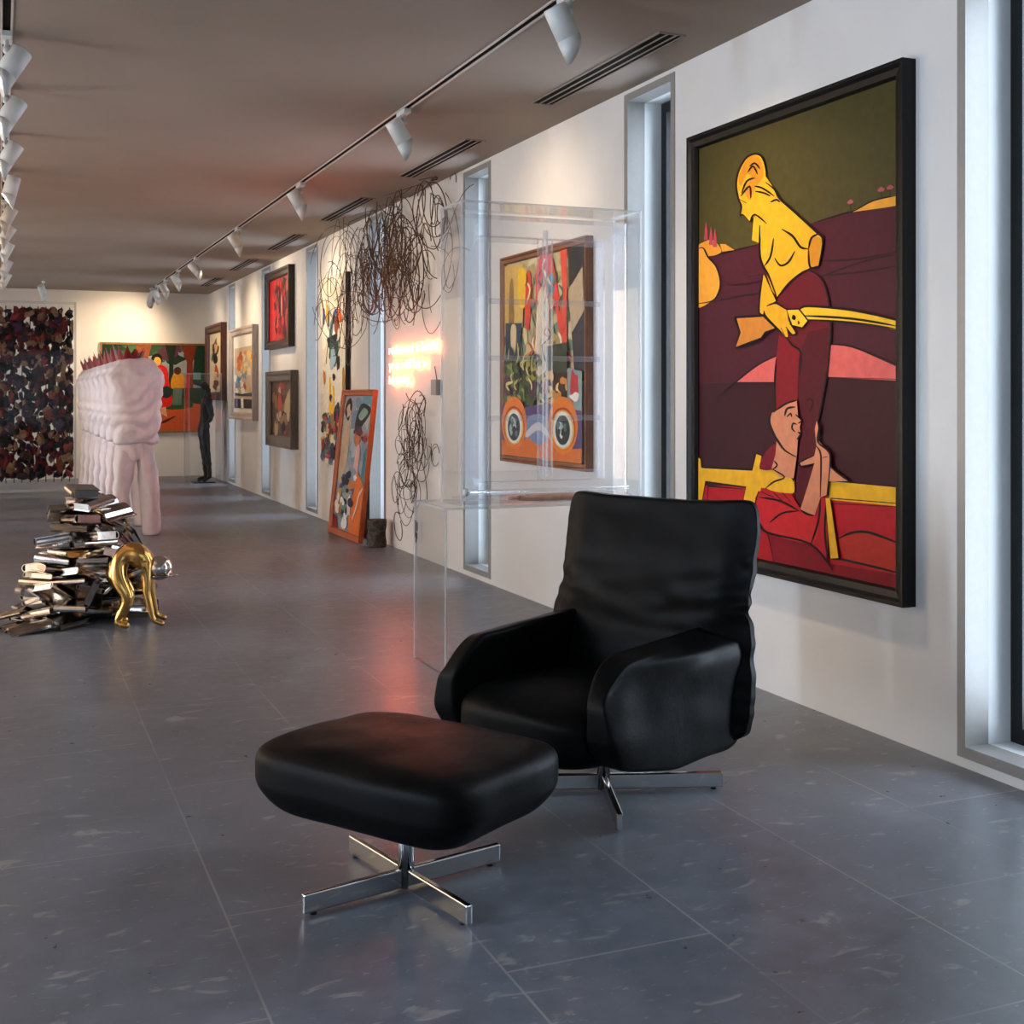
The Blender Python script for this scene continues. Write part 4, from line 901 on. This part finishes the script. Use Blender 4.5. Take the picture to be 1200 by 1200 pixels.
# ================================================================== ROW OF WHITE FIGURES
def make_figure():
    t = thing('headless_figure', '', 'sculpture', (1.135, 11.94, 0), 0, 'row of headless white clothed figures')
    # shirt: rounded back, arms folded out of sight, hem blousing over the trousers
    bm = bmesh.new(); n = 40
    prof = [(.845, .165, .13, 0), (.862, .195, .155, .0), (.90, .205, .165, 0), (.98, .212, .172, -.005), (1.08, .222, .18, -.01), (1.18, .232, .185, -.015), (1.28, .238, .19, -.02), (1.38, .24, .19, -.02), (1.47, .236, .18, -.01), (1.54, .222, .162, 0), (1.60, .19, .135, .015), (1.635, .14, .105, .02), (1.645, .095, .08, .02)]
    R = []
    for z, rx, ry, dy in prof:
        ring = []
        for i in range(n):
            a = 2 * PI * i / n; e = 2.3
            ca, sa = math.cos(a), math.sin(a)
            ring.append(bm.verts.new((rx * abs(ca) ** (2 / e) * (1 if ca > 0 else -1) + .012, dy + ry * abs(sa) ** (2 / e) * (1 if sa > 0 else -1), z)))
        R.append(ring)
    for a, b in zip(R, R[1:]):
        for i in range(n): bm.faces.new((a[i], a[(i + 1) % n], b[(i + 1) % n], b[i]))
    bm.faces.new(R[0][::-1]); bm.faces.new(R[-1])
    bmesh.ops.subdivide_edges(bm, edges=bm.edges[:], cuts=4, use_grid_fill=True)
    bm.normal_update()
    for v in bm.verts:
        x, y, z = v.co
        sag = .011 * math.sin(50 * (z - 1.6 * x * x - .25 * x * (1 if y < 0 else -1)) + 7 * noise.noise(Vector((x * 4, y * 4, z * 3))))
        fold = .010 * sstep(.86, 1.15, z) * sstep(1.63, 1.5, z) * math.sin(30 * x + 14 * z)
        v.co += v.normal * ((sag * (.4 + .6 * sstep(1.5, 1.0, z))) + fold * .6 + .010 * noise.noise(v.co * 8) + .006 * noise.noise(v.co * 24))
        if z > 1.2 and z < 1.56 and abs(x) > .12: v.co.x += .02 * (1 if x > 0 else -1) * math.exp(-((z - 1.46) / .07) ** 2)
    obj('shirt', bm, M_WHITE, t, True)
    # trousers: hips and two loose legs
    bm = bmesh.new()
    loft(bm, [((.012, 0, .70), .14, .10), ((.012, 0, .74), .165, .12), ((.012, 0, .80), .175, .13), ((.012, 0, .87), .165, .125), ((.012, 0, .90), .15, .11)], 32)
    for s, fx in ((-1, -.125), (1, .155)):
        loft(bm, [((fx, 0, .0), .070, .098), ((fx, 0, .03), .082, .105), ((fx * .98, 0, .18), .086, .10), ((fx * .92, 0, .36), .082, .10), ((fx * .80, .0, .52), .086, .11), ((fx * .72, 0, .66), .094, .118), ((fx * .66, 0, .76), .088, .115), ((fx * .62, 0, .82), .06, .09)], 28)
    bmesh.ops.subdivide_edges(bm, edges=bm.edges[:], cuts=1, use_grid_fill=True); bm.normal_update()
    for v in bm.verts:
        x, y, z = v.co
        v.co += v.normal * (.011 * math.sin(60 * x + 14 * z + 5 * noise.noise(v.co * 4)) * sstep(.02, .2, z) + .010 * noise.noise(v.co * 9))
        v.co.z = max(v.co.z, 0.0)
    obj('trousers', bm, M_WHITE2, t, True)
    # dark red spiked collar
    bm = bmesh.new(); N = 11; rr = random.Random(4); inner = []; outer = []
    for i in range(N * 2):
        a = 2 * PI * i / (N * 2); hi = (i % 2 == 0); h_ = rr.uniform(.08, .145) if hi else .02
        r0 = .105; r1 = .112 + (.03 if hi else 0)
        inner.append(bm.verts.new((-.045 + r0 * math.cos(a) * 1.1, .01 + r0 * math.sin(a) * .8, 1.625)))
        outer.append(bm.verts.new((-.045 + r1 * math.cos(a) * 1.1, .01 + r1 * math.sin(a) * .8, 1.635 + h_)))
    m_ = len(inner); low = [bm.verts.new((-.045 + .09 * math.cos(2 * PI * i / m_), .01 + .07 * math.sin(2 * PI * i / m_), 1.66)) for i in range(m_)]
    for i in range(m_):
        j = (i + 1) % m_
        bm.faces.new((inner[i], inner[j], outer[j], outer[i])); bm.faces.new((outer[i], outer[j], low[j], low[i]))
    bm.faces.new(low); bm.faces.new(inner[::-1])
    obj('spiked_collar', bm, M_RED, t)
    return t
f0 = make_figure()
f0['label'] = 'headless white clothed figure with red spiked collar, nearest of the row'
labs = ['headless white figure directly behind the nearest one in the row', 'third headless white figure back in the row', 'fourth headless white figure back, mid-row', 'third headless white figure from the far end of the row', 'last but one headless white figure in the row', 'headless white figure at the far end of the row beside the dark scraps case']
for i, lb in enumerate(labs): dup(f0, (1.135 + .004 * (i % 2), 11.94 + .85 * (i + 1), 0), rnd.uniform(-.05, .05), lb)

# ================================================================== BLACK STANDING FIGURE IN A CASE
cs = thing('tall_acrylic_case', 'tall narrow clear acrylic case around the black standing figure', 'display case', (2.80, 18.75, 0))
clear_box(cs, -.27, .20, -.27, .27, 0, 1.62, .008)
bf = thing('black_figure', 'thin blackened bronze figure standing with bowed head inside the clear case', 'sculpture', (2.775, 18.75, .0))
def figbody():
    V = {}
    P = [('pel', (.0, 0, .80), .085), ('wai', (.02, 0, .95), .065), ('che', (.04, 0, 1.14), .115), ('nek', (.075, 0, 1.32), .045), ('nk2', (.06, -.0, 1.39), .042), ('hea', (.02, 0, 1.46), .085), ('fac', (-.05, 0, 1.43), .05),
         ('hl', (-.01, .07, .74), .075), ('kl', (.03, .07, .42), .05), ('al', (.05, .07, .08), .034), ('tl', (-.08, .07, .022), .028),
         ('hr', (.01, -.07, .74), .075), ('kr', (.05, -.07, .42), .05), ('ar', (.09, -.07, .08), .034), ('tr', (-.03, -.07, .022), .028),
         ('sl', (.05, .16, 1.22), .055), ('el', (.10, .20, .98), .035), ('wl', (-.02, .16, .82), .026), ('sr', (.05, -.16, 1.22), .055), ('er', (.10, -.20, .98), .035), ('wr', (-.02, -.16, .82), .026)]
    for i, p in enumerate(P): V[p[0]] = i
    E_ = [('pel', 'wai'), ('wai', 'che'), ('che', 'nek'), ('nek', 'nk2'), ('nk2', 'hea'), ('hea', 'fac'), ('pel', 'hl'), ('hl', 'kl'), ('kl', 'al'), ('al', 'tl'), ('pel', 'hr'), ('hr', 'kr'), ('kr', 'ar'), ('ar', 'tr'), ('che', 'sl'), ('sl', 'el'), ('el', 'wl'), ('che', 'sr'), ('sr', 'er'), ('er', 'wr')]
    o = skin('body', [p[1] for p in P], [(V[a], V[b]) for a, b in E_], [p[2] for p in P], M_BRONZE, bf, 2, 0)
    tx = bpy.data.textures.new('rough_bronze', 'CLOUDS'); tx.noise_scale = .05
    d = o.modifiers.new('rough', 'DISPLACE'); d.texture = tx; d.strength = .045; d.texture_coords = 'LOCAL'
    return o
figbody()
obj('foot_plate', boxbm(-.16, .16, -.15, .15, .0, .012, bev=.003), M_BRONZE, bf)

# ================================================================== CASE OF DARK SCRAPS
sc_ = thing('scraps_case', 'large clear acrylic panel case packed with dark red and black scraps', 'display case', (.0, 17.6, .02))
clear_box(sc_, -.95, .92, -.16, .16, 0, 2.52, .012, True, True)
bm = bmesh.new()
for x in (-.8, .8):
    box(bm, x - .04, x + .04, -.15, .15, -.02, 0)
obj('foot', bm, M_GREYMET, sc_)
rs = random.Random(21); bm = bmesh.new()
pal = ['#4a0f1a', '#1a1214', '#5f1420', '#241f2c', '#2c1418', '#0f0d10', '#6f1a24', '#33242a', '#7a3a2a', '#3a1f3f', '#8a6a54']
pm = [plain('scrap_' + q.strip('#'), q, .75, 0, .3, .3, 20) for q in pal]
for col in range(18):
    x = -.84 + .099 * col + rs.uniform(-.02, .02)
    z = 2.42
    while z > .22:
        s = rs.uniform(.045, .10); z -= s * rs.uniform(.32, .60)
        if rs.random() < .03: continue
        px_, py_ = x + rs.gauss(0, .04), rs.uniform(-.07, .07); k = rs.randrange(len(pm)); mi = k if rs.random() < .9 else 10
        q = bmesh.ops.create_icosphere(bm, subdivisions=1, radius=s)
        rot = Matrix.Rotation(rs.uniform(0, 6), 3, 'X') @ Matrix.Rotation(rs.uniform(0, 6), 3, 'Z'); scl = Vector((rs.uniform(.35, 1), rs.uniform(.3, .9), rs.uniform(.8, 1.3)))
        for v in q['verts']:
            w_ = v.co.copy() * (1 + .55 * noise.noise(v.co * 18 + Vector((col, z * 7, 0)))); w_ = Vector((w_.x * scl.x, w_.y * scl.y, w_.z * scl.z)); w_ = rot @ w_
            v.co = Vector((min(.89, max(-.92, px_ + w_.x)), min(.13, max(-.13, py_ + w_.y)), min(2.44, max(.05, z + w_.z))))
        for f in {f for v in q['verts'] for f in v.link_faces}: f.material_index = mi
for col in range(18): cyl(bm, (-.84 + .099 * col, 0, .10), (-.84 + .099 * col, 0, 2.44), .006, n=6, mi=5)
o = obj('dark_scraps', bm, pm, None, False, (0, 17.6, .04))
tag(o, 'hanging mass of crumpled dark red and black scraps inside the clear case', 'scraps', None, 'stuff')
# ================================================================== HEAP OF STEEL BOOKS AND GOLD FIGURE
HC_ = Vector((.46, 7.62, 0))
def book_mesh(L, Wd, T, kind, seed):
    """spine along y at x=-W/2; cover bows at the spine, page block inside"""
    r = random.Random(seed); cov = bmesh.new(); pag = bmesh.new(); n = 6
    if kind == 'open':
        # open book: two page fans drooping from the spine
        prof = []
        for s in (-1, 1):
            pts = [(s * Wd * t, T * .9 * math.sin(PI * min(1, t * 1.15)) * (1 - .2 * t) + .002) for t in [i / n for i in range(n + 1)]]
            for dz, bmq, ex in ((0, cov, 1.06), (.004, pag, .98)):
                A_ = []
                for x, z in pts:
                    A_.append((bmq.verts.new((x * ex, -L / 2 * ex, z + dz)), bmq.verts.new((x * ex, L / 2 * ex, z + dz)), bmq.verts.new((x * ex, -L / 2 * ex, z + dz + (.003 if bmq is cov else T * .35 * (1 - abs(x) / Wd * .7)))), bmq.verts.new((x * ex, L / 2 * ex, z + dz + (.003 if bmq is cov else T * .35 * (1 - abs(x) / Wd * .7))))))
                for a, b in zip(A_, A_[1:]):
                    for f in ((a[0], a[1], b[1], b[0]), (a[2], b[2], b[3], a[3]), (a[0], b[0], b[2], a[2]), (a[1], a[3], b[3], b[1])): bmq.faces.new(f)
                for e in (A_[0], A_[-1]): bmq.faces.new((e[0], e[1], e[3], e[2]))
    else:
        c = .004; lift = r.uniform(.0, .02) if kind == 'gape' else 0
        # C-shaped cover: bottom board, rounded spine, top board
        out = [(Wd / 2, 0)] + [(-Wd / 2 + .0, 0)]
        sp = [(-Wd / 2 - T * .42 * math.sin(PI * i / n), T / 2 - T / 2 * math.cos(PI * i / n)) for i in range(n + 1)]
        out = [(Wd / 2, 0)] + sp + [(Wd / 2, T + lift)]
        inn = [(Wd / 2, c)] + [(-Wd / 2 - (T * .42 - c) * math.sin(PI * i / n), T / 2 - (T / 2 - c) * math.cos(PI * i / n)) for i in range(n + 1)] + [(Wd / 2, T - c + lift)]
        R = []
        for y in (-L / 2, L / 2):
            R.append(([cov.verts.new((x, y, z)) for x, z in out], [cov.verts.new((x, y, z)) for x, z in inn]))
        m_ = len(out)
        for k in range(m_ - 1):
            cov.faces.new((R[0][0][k], R[0][0][k + 1], R[1][0][k + 1], R[1][0][k])); cov.faces.new((R[0][1][k], R[1][1][k], R[1][1][k + 1], R[0][1][k + 1]))
            cov.faces.new((R[0][0][k], R[0][1][k], R[0][1][k + 1], R[0][0][k + 1])); cov.faces.new((R[1][0][k], R[1][0][k + 1], R[1][1][k + 1], R[1][1][k]))
        for k in (0, m_ - 1): cov.faces.new((R[0][0][k], R[1][0][k], R[1][1][k], R[0][1][k]))
        box(pag, -Wd / 2, Wd / 2 - .006, -L / 2 + .005, L / 2 - .005, c + .0005, T - c - .0005)
        # wavy fore edge
        bmesh.ops.subdivide_edges(pag, edges=pag.edges[:], cuts=2, use_grid_fill=True)
        for v in pag.verts: v.co.x -= .004 * math.sin(v.co.z / T * PI) if v.co.x > 0 else 0
    return cov, pag
protos = []
for s in range(7):
    L_, W_, T_ = [(.20, .135, .034), (.185, .125, .045), (.22, .15, .028), (.17, .12, .038), (.21, .14, .05), (.19, .13, .03), (.23, .15, .03)][s]
    kind = 'open' if s == 6 else ('gape' if s in (2, 5) else 'shut')
    cov, pag = book_mesh(L_, W_ if s < 6 else .13, T_, kind, s)
    cm, pm_ = bpy.data.meshes.new('cover'), bpy.data.meshes.new('page_block')
    for b_, me_, mm in ((cov, cm, M_STEEL if s % 2 == 0 else M_STEEL2), (pag, pm_, M_STEEL2 if s % 3 else M_STEEL)):
        bmesh.ops.recalc_face_normals(b_, faces=b_.faces[:]); b_.to_mesh(me_); b_.free(); me_.materials.append(mm)
    protos.append((cm, pm_, L_, W_, T_))
BG = 'polished steel books heaped in the pile'
def book(s, loc, yaw, pitch, roll, label):
    t = thing('steel_book', label, 'book', loc, 0, BG); t.rotation_euler = (roll, pitch, yaw)
    a = bpy.data.objects.new('cover', protos[s][0]); b = bpy.data.objects.new('page_block', protos[s][1])
    for q in (a, b): COL.objects.link(q); q.parent = t
    return t
# resting poses of the heaped books: (kind, x, y, z, rx, ry, rz) about the heap centre
BOOKS = [(2,0.294,-0.007,0.022,0.09,-0.04,1.48),(3,0.265,0.182,0.001,0.0,0.0,2.11),(5,0.065,0.31,0.001,0.0,0.0,-2.1),(1,-0.159,0.287,0.001,-0.0,0.0,-1.14),(5,-0.315,0.085,0.001,0.0,0.0,-0.43),(5,-0.286,-0.114,0.001,0.0,0.0,2.36),(0,-0.122,-0.273,0.023,0.05,0.26,-0.89),(4,0.045,-0.292,0.034,0.23,-0.13,1.37),(1,0.234,-0.202,0.001,0.0,0.0,0.39),(5,0.111,0.02,0.001,0.0,-0.0,2.63),(2,-0.058,0.142,0.001,-0.0,0.0,-2.71),(2,-0.073,-0.073,0.03,-0.25,-0.02,2.8),(2,0.239,0.091,0.082,0.01,-0.11,-1.61),(5,0.147,0.261,0.042,-0.06,-0.1,-1.24),(1,-0.101,0.276,0.049,-0.02,0.01,-0.79),(2,-0.236,0.142,0.047,-0.01,-0.03,0.54),(2,-0.309,-0.037,0.081,-0.1,-0.14,0.15),(1,-0.238,-0.193,0.059,-0.2,0.01,0.94),(3,-0.094,-0.31,0.104,0.04,-0.12,1.28),(3,0.158,-0.271,0.071,0.2,-0.1,1.78),(1,0.273,-0.137,0.056,-0.0,0.12,-2.2),(4,-0.008,0.098,0.074,-0.27,0.01,-0.82),(1,0.032,-0.102,0.056,0.05,-0.29,1.6),(1,0.307,0.023,0.141,0.07,0.01,-3.09),(4,0.196,0.182,0.1,-0.02,-0.24,-1.48),(0,-0.007,0.289,0.097,0.17,-0.12,2.92),(4,-0.225,0.205,0.098,0.01,-0.0,-0.74),(4,-0.291,-0.035,0.146,-0.1,0.12,0.13),(1,-0.203,-0.221,0.164,0.58,0.18,2.39),(0,-0.003,-0.278,0.148,-0.6,0.24,-0.16),(4,0.214,-0.19,0.117,-0.21,0.08,-2.3),(2,0.099,-0.037,0.123,-0.26,0.04,-2.94),(2,-0.109,-0.053,0.114,0.17,-0.36,0.43),(3,0.237,0.127,0.208,0.43,0.15,-0.98),(2,0.153,0.254,0.136,0.11,-0.21,-2.04),(3,-0.065,0.294,0.143,-0.14,-0.09,-1.03),(4,-0.239,0.11,0.172,-0.03,-0.28,-1.74),(4,-0.239,-0.077,0.199,0.01,0.17,0.84),(2,-0.085,-0.244,0.2,-0.1,0.63,0.91),(2,0.038,-0.252,0.218,0.11,0.5,1.32),(0,0.283,-0.085,0.191,-0.15,-0.04,2.9),(2,0.01,-0.074,0.175,-0.12,0.1,-1.9),(2,0.229,0.004,0.239,-0.01,0.34,-3.0),(5,0.111,0.219,0.212,-0.17,0.26,2.44),(2,-0.068,0.238,0.209,0.08,0.22,-2.65),(5,-0.244,0.133,0.22,-0.28,-0.02,-0.35),(2,-0.185,-0.107,0.249,0.17,-0.0,2.36),(3,-0.051,-0.197,0.259,0.36,0.15,2.25),(2,0.127,-0.196,0.266,0.2,0.34,1.57),(3,0.049,-0.012,0.211,0.11,-0.06,1.93),(4,0.149,0.143,0.265,0.11,0.19,-2.71),(3,-0.053,0.258,0.25,-0.01,-0.12,-0.18),(1,-0.24,0.139,0.258,-0.27,-0.13,-0.41),(3,-0.185,-0.082,0.288,0.21,-0.05,1.92),(3,0.028,-0.209,0.329,0.01,0.23,1.32),(0,0.206,-0.128,0.297,-0.16,0.28,0.98),(4,0.001,-0.001,0.257,-0.11,0.06,-1.21),(5,0.212,0.049,0.332,-0.01,0.21,-2.3),(4,0.057,0.214,0.306,0.13,-0.03,-1.55),(2,-0.143,0.161,0.309,-0.06,0.15,0.26),(4,-0.161,-0.117,0.332,0.1,0.13,1.04),(4,0.079,-0.13,0.346,0.28,-0.27,-2.68),(3,0.046,0.213,0.357,0.08,-0.1,-0.88),(2,-0.126,0.1,0.353,-0.03,-0.01,-0.82),(5,-0.11,-0.157,0.382,-0.01,0.16,0.5),(5,0.1,-0.042,0.365,-0.16,0.35,0.85),(0,0.096,0.073,0.39,-0.13,0.02,-1.29),(5,-0.065,0.198,0.391,0.0,-0.1,-0.85),(2,-0.149,-0.0,0.409,-0.14,0.06,0.52),(0,0.037,-0.122,0.425,0.02,0.15,1.99),(5,0.016,0.184,0.442,0.03,0.06,-0.2),(1,-0.189,-0.009,0.444,0.12,-0.1,-1.5),(1,0.057,-0.076,0.455,0.15,-0.03,-2.65),(3,0.109,0.106,0.465,0.02,-0.8,-3.12),(2,-0.031,0.136,0.477,0.01,-0.05,0.25),(4,-0.075,-0.075,0.508,0.01,0.12,1.16),(2,-0.031,0.139,0.517,0.18,-0.0,-1.26),(4,-0.026,-0.102,0.561,-0.08,0.08,0.3),(0,0.184,0.09,0.445,-0.59,0.6,-0.82),(4,-0.107,0.017,0.594,-0.03,0.46,1.66),(0,-0.044,0.147,0.597,0.26,-0.7,-1.63),(2,0.103,-0.004,0.552,-0.35,-0.3,-2.79),(5,0.239,0.033,0.456,-0.43,-0.88,-2.5),(2,0.125,-0.004,0.585,-0.49,0.26,-1.49),(3,-0.019,0.105,0.674,0.05,0.19,-2.55),(1,0.028,-0.103,0.655,-0.2,-0.05,2.24)]
camdir = math.atan2(-HC_.y, -HC_.x)
SAME = 'shut polished steel book stacked in the heap on the gallery floor'
def book_e(s, loc, e, label):
    t = book(s, loc, 0, 0, 0, label); t.rotation_euler = e; return t
for s_, x_, y_, z_, e0, e1, e2 in BOOKS:
    if math.hypot(x_ - .20, y_ + .36) < .215 and z_ < .42: continue      # where the gold figure stands
    book_e(s_, HC_ + Vector((x_, y_, max(.002, z_))), (e0, e1, e2), SAME)
ztop = .715
book(4, HC_ + Vector((-.02, -.02, ztop)), camdir + PI / 2 + .2, .05, .10, 'thick steel book lying on the very top of the heap')
book(6, HC_ + Vector((.10, -.05, ztop - .075)), camdir + .9, .45, .1, 'open steel book draped over the right shoulder of the heap top')
book(6, HC_ + Vector((-.33, -.30, .012)), camdir + .3, .0, .12, 'open steel book lying splayed on the floor at the left foot of the heap')
book(6, HC_ + Vector((-.38, -.08, .045)), camdir - .6, -.1, .25, 'open steel book with white-shining pages at the far left of the heap')
book(0, HC_ + Vector((.03, -.36, .20)), camdir + PI / 2 - .12, -1.15, 0, 'steel book standing cover-out in the middle of the heap front')
# gold crouching figure with a round steel head
GF = Vector((.735, 7.22, 0))
gf = thing('gold_crouching_figure', 'golden crouching figure with mirror-steel head bending out of the book heap', 'sculpture', tuple(GF))
P = [('pel', (-.14, .03, .35), .072), ('bk1', (-.10, .02, .41), .074), ('bk2', (-.045, 0, .42), .076), ('sh', (.01, -.01, .37), .068), ('nek', (.05, -.01, .34), .042),
     ('hl', (-.15, -.03, .29), .055), ('kl', (-.08, -.06, .17), .042), ('al', (-.145, -.05, .035), .027), ('tl', (-.08, -.09, .02), .02),
     ('hr', (-.15, .08, .29), .055), ('kr', (-.06, .10, .18), .042), ('ar', (-.13, .10, .035), .027), ('tr', (-.07, .10, .02), .02),
     ('sl', (.015, -.06, .35), .036), ('el', (.01, -.08, .20), .024), ('wl', (.045, -.09, .045), .017), ('fl', (.105, -.10, .018), .015),
     ('sr', (.03, .05, .35), .036), ('er', (.05, .07, .20), .024), ('wr', (.08, .08, .045), .017), ('fr', (.14, .08, .018), .015)]
V = {p[0]: i for i, p in enumerate(P)}
E_ = [('pel', 'bk1'), ('bk1', 'bk2'), ('bk2', 'sh'), ('sh', 'nek'), ('pel', 'hl'), ('hl', 'kl'), ('kl', 'al'), ('al', 'tl'), ('pel', 'hr'), ('hr', 'kr'), ('kr', 'ar'), ('ar', 'tr'), ('sh', 'sl'), ('sl', 'el'), ('el', 'wl'), ('wl', 'fl'), ('sh', 'sr'), ('sr', 'er'), ('er', 'wr'), ('wr', 'fr')]
skin('body', [p[1] for p in P], [(V[a], V[b]) for a, b in E_], [p[2] for p in P], M_GOLD, gf, 2, 0)
bm = bmesh.new(); bmesh.ops.create_uvsphere(bm, u_segments=28, v_segments=20, radius=.076)
for v in bm.verts: v.co.z *= .92
bmesh.ops.translate(bm, verts=bm.verts[:], vec=(.085, -.02, .325)); hd = obj('head', bm, M_STEEL2, gf, True); hd['label'] = 'mirror-polished steel head'
bm = bmesh.new(); N = 36
for i in range(N):
    pass
cyl(bm, (.105, -.02, .282), (.105, -.02, .288), .088, .092, n=36); obj('hat_brim', bm, M_STEEL, gf)

# ================================================================== WORLD, CAMERA, VIEW
wd = bpy.data.worlds.new('overcast_sky'); SC.world = wd; wd.use_nodes = True
bg = wd.node_tree.nodes['Background']; bg.inputs['Color'].default_value = (.52, .66, .85, 1); bg.inputs['Strength'].default_value = .35
cam = bpy.data.cameras.new('camera'); co = bpy.data.objects.new('camera', cam); COL.objects.link(co)
cam.sensor_width = 36; cam.lens = 36 * FPX / 1200; cam.shift_y = -(600 - HY) / 1200; cam.clip_start = .05; cam.clip_end = 100
co.location = (0, 0, HC); co.rotation_euler = (PI / 2, 0, -TH); SC.camera = co
SC.view_settings.view_transform = 'Standard'; SC.view_settings.look = 'None'; SC.view_settings.gamma = 1; SC.view_settings.use_curve_mapping = False
SC.view_settings.exposure = 0.0
SC.cycles.max_bounces = 10; SC.cycles.diffuse_bounces = 5; SC.cycles.glossy_bounces = 5; SC.cycles.transparent_max_bounces = 40
SC.cycles.caustics_reflective = False; SC.cycles.caustics_refractive = False; SC.cycles.use_denoising = True; SC.cycles.sample_clamp_indirect = 6
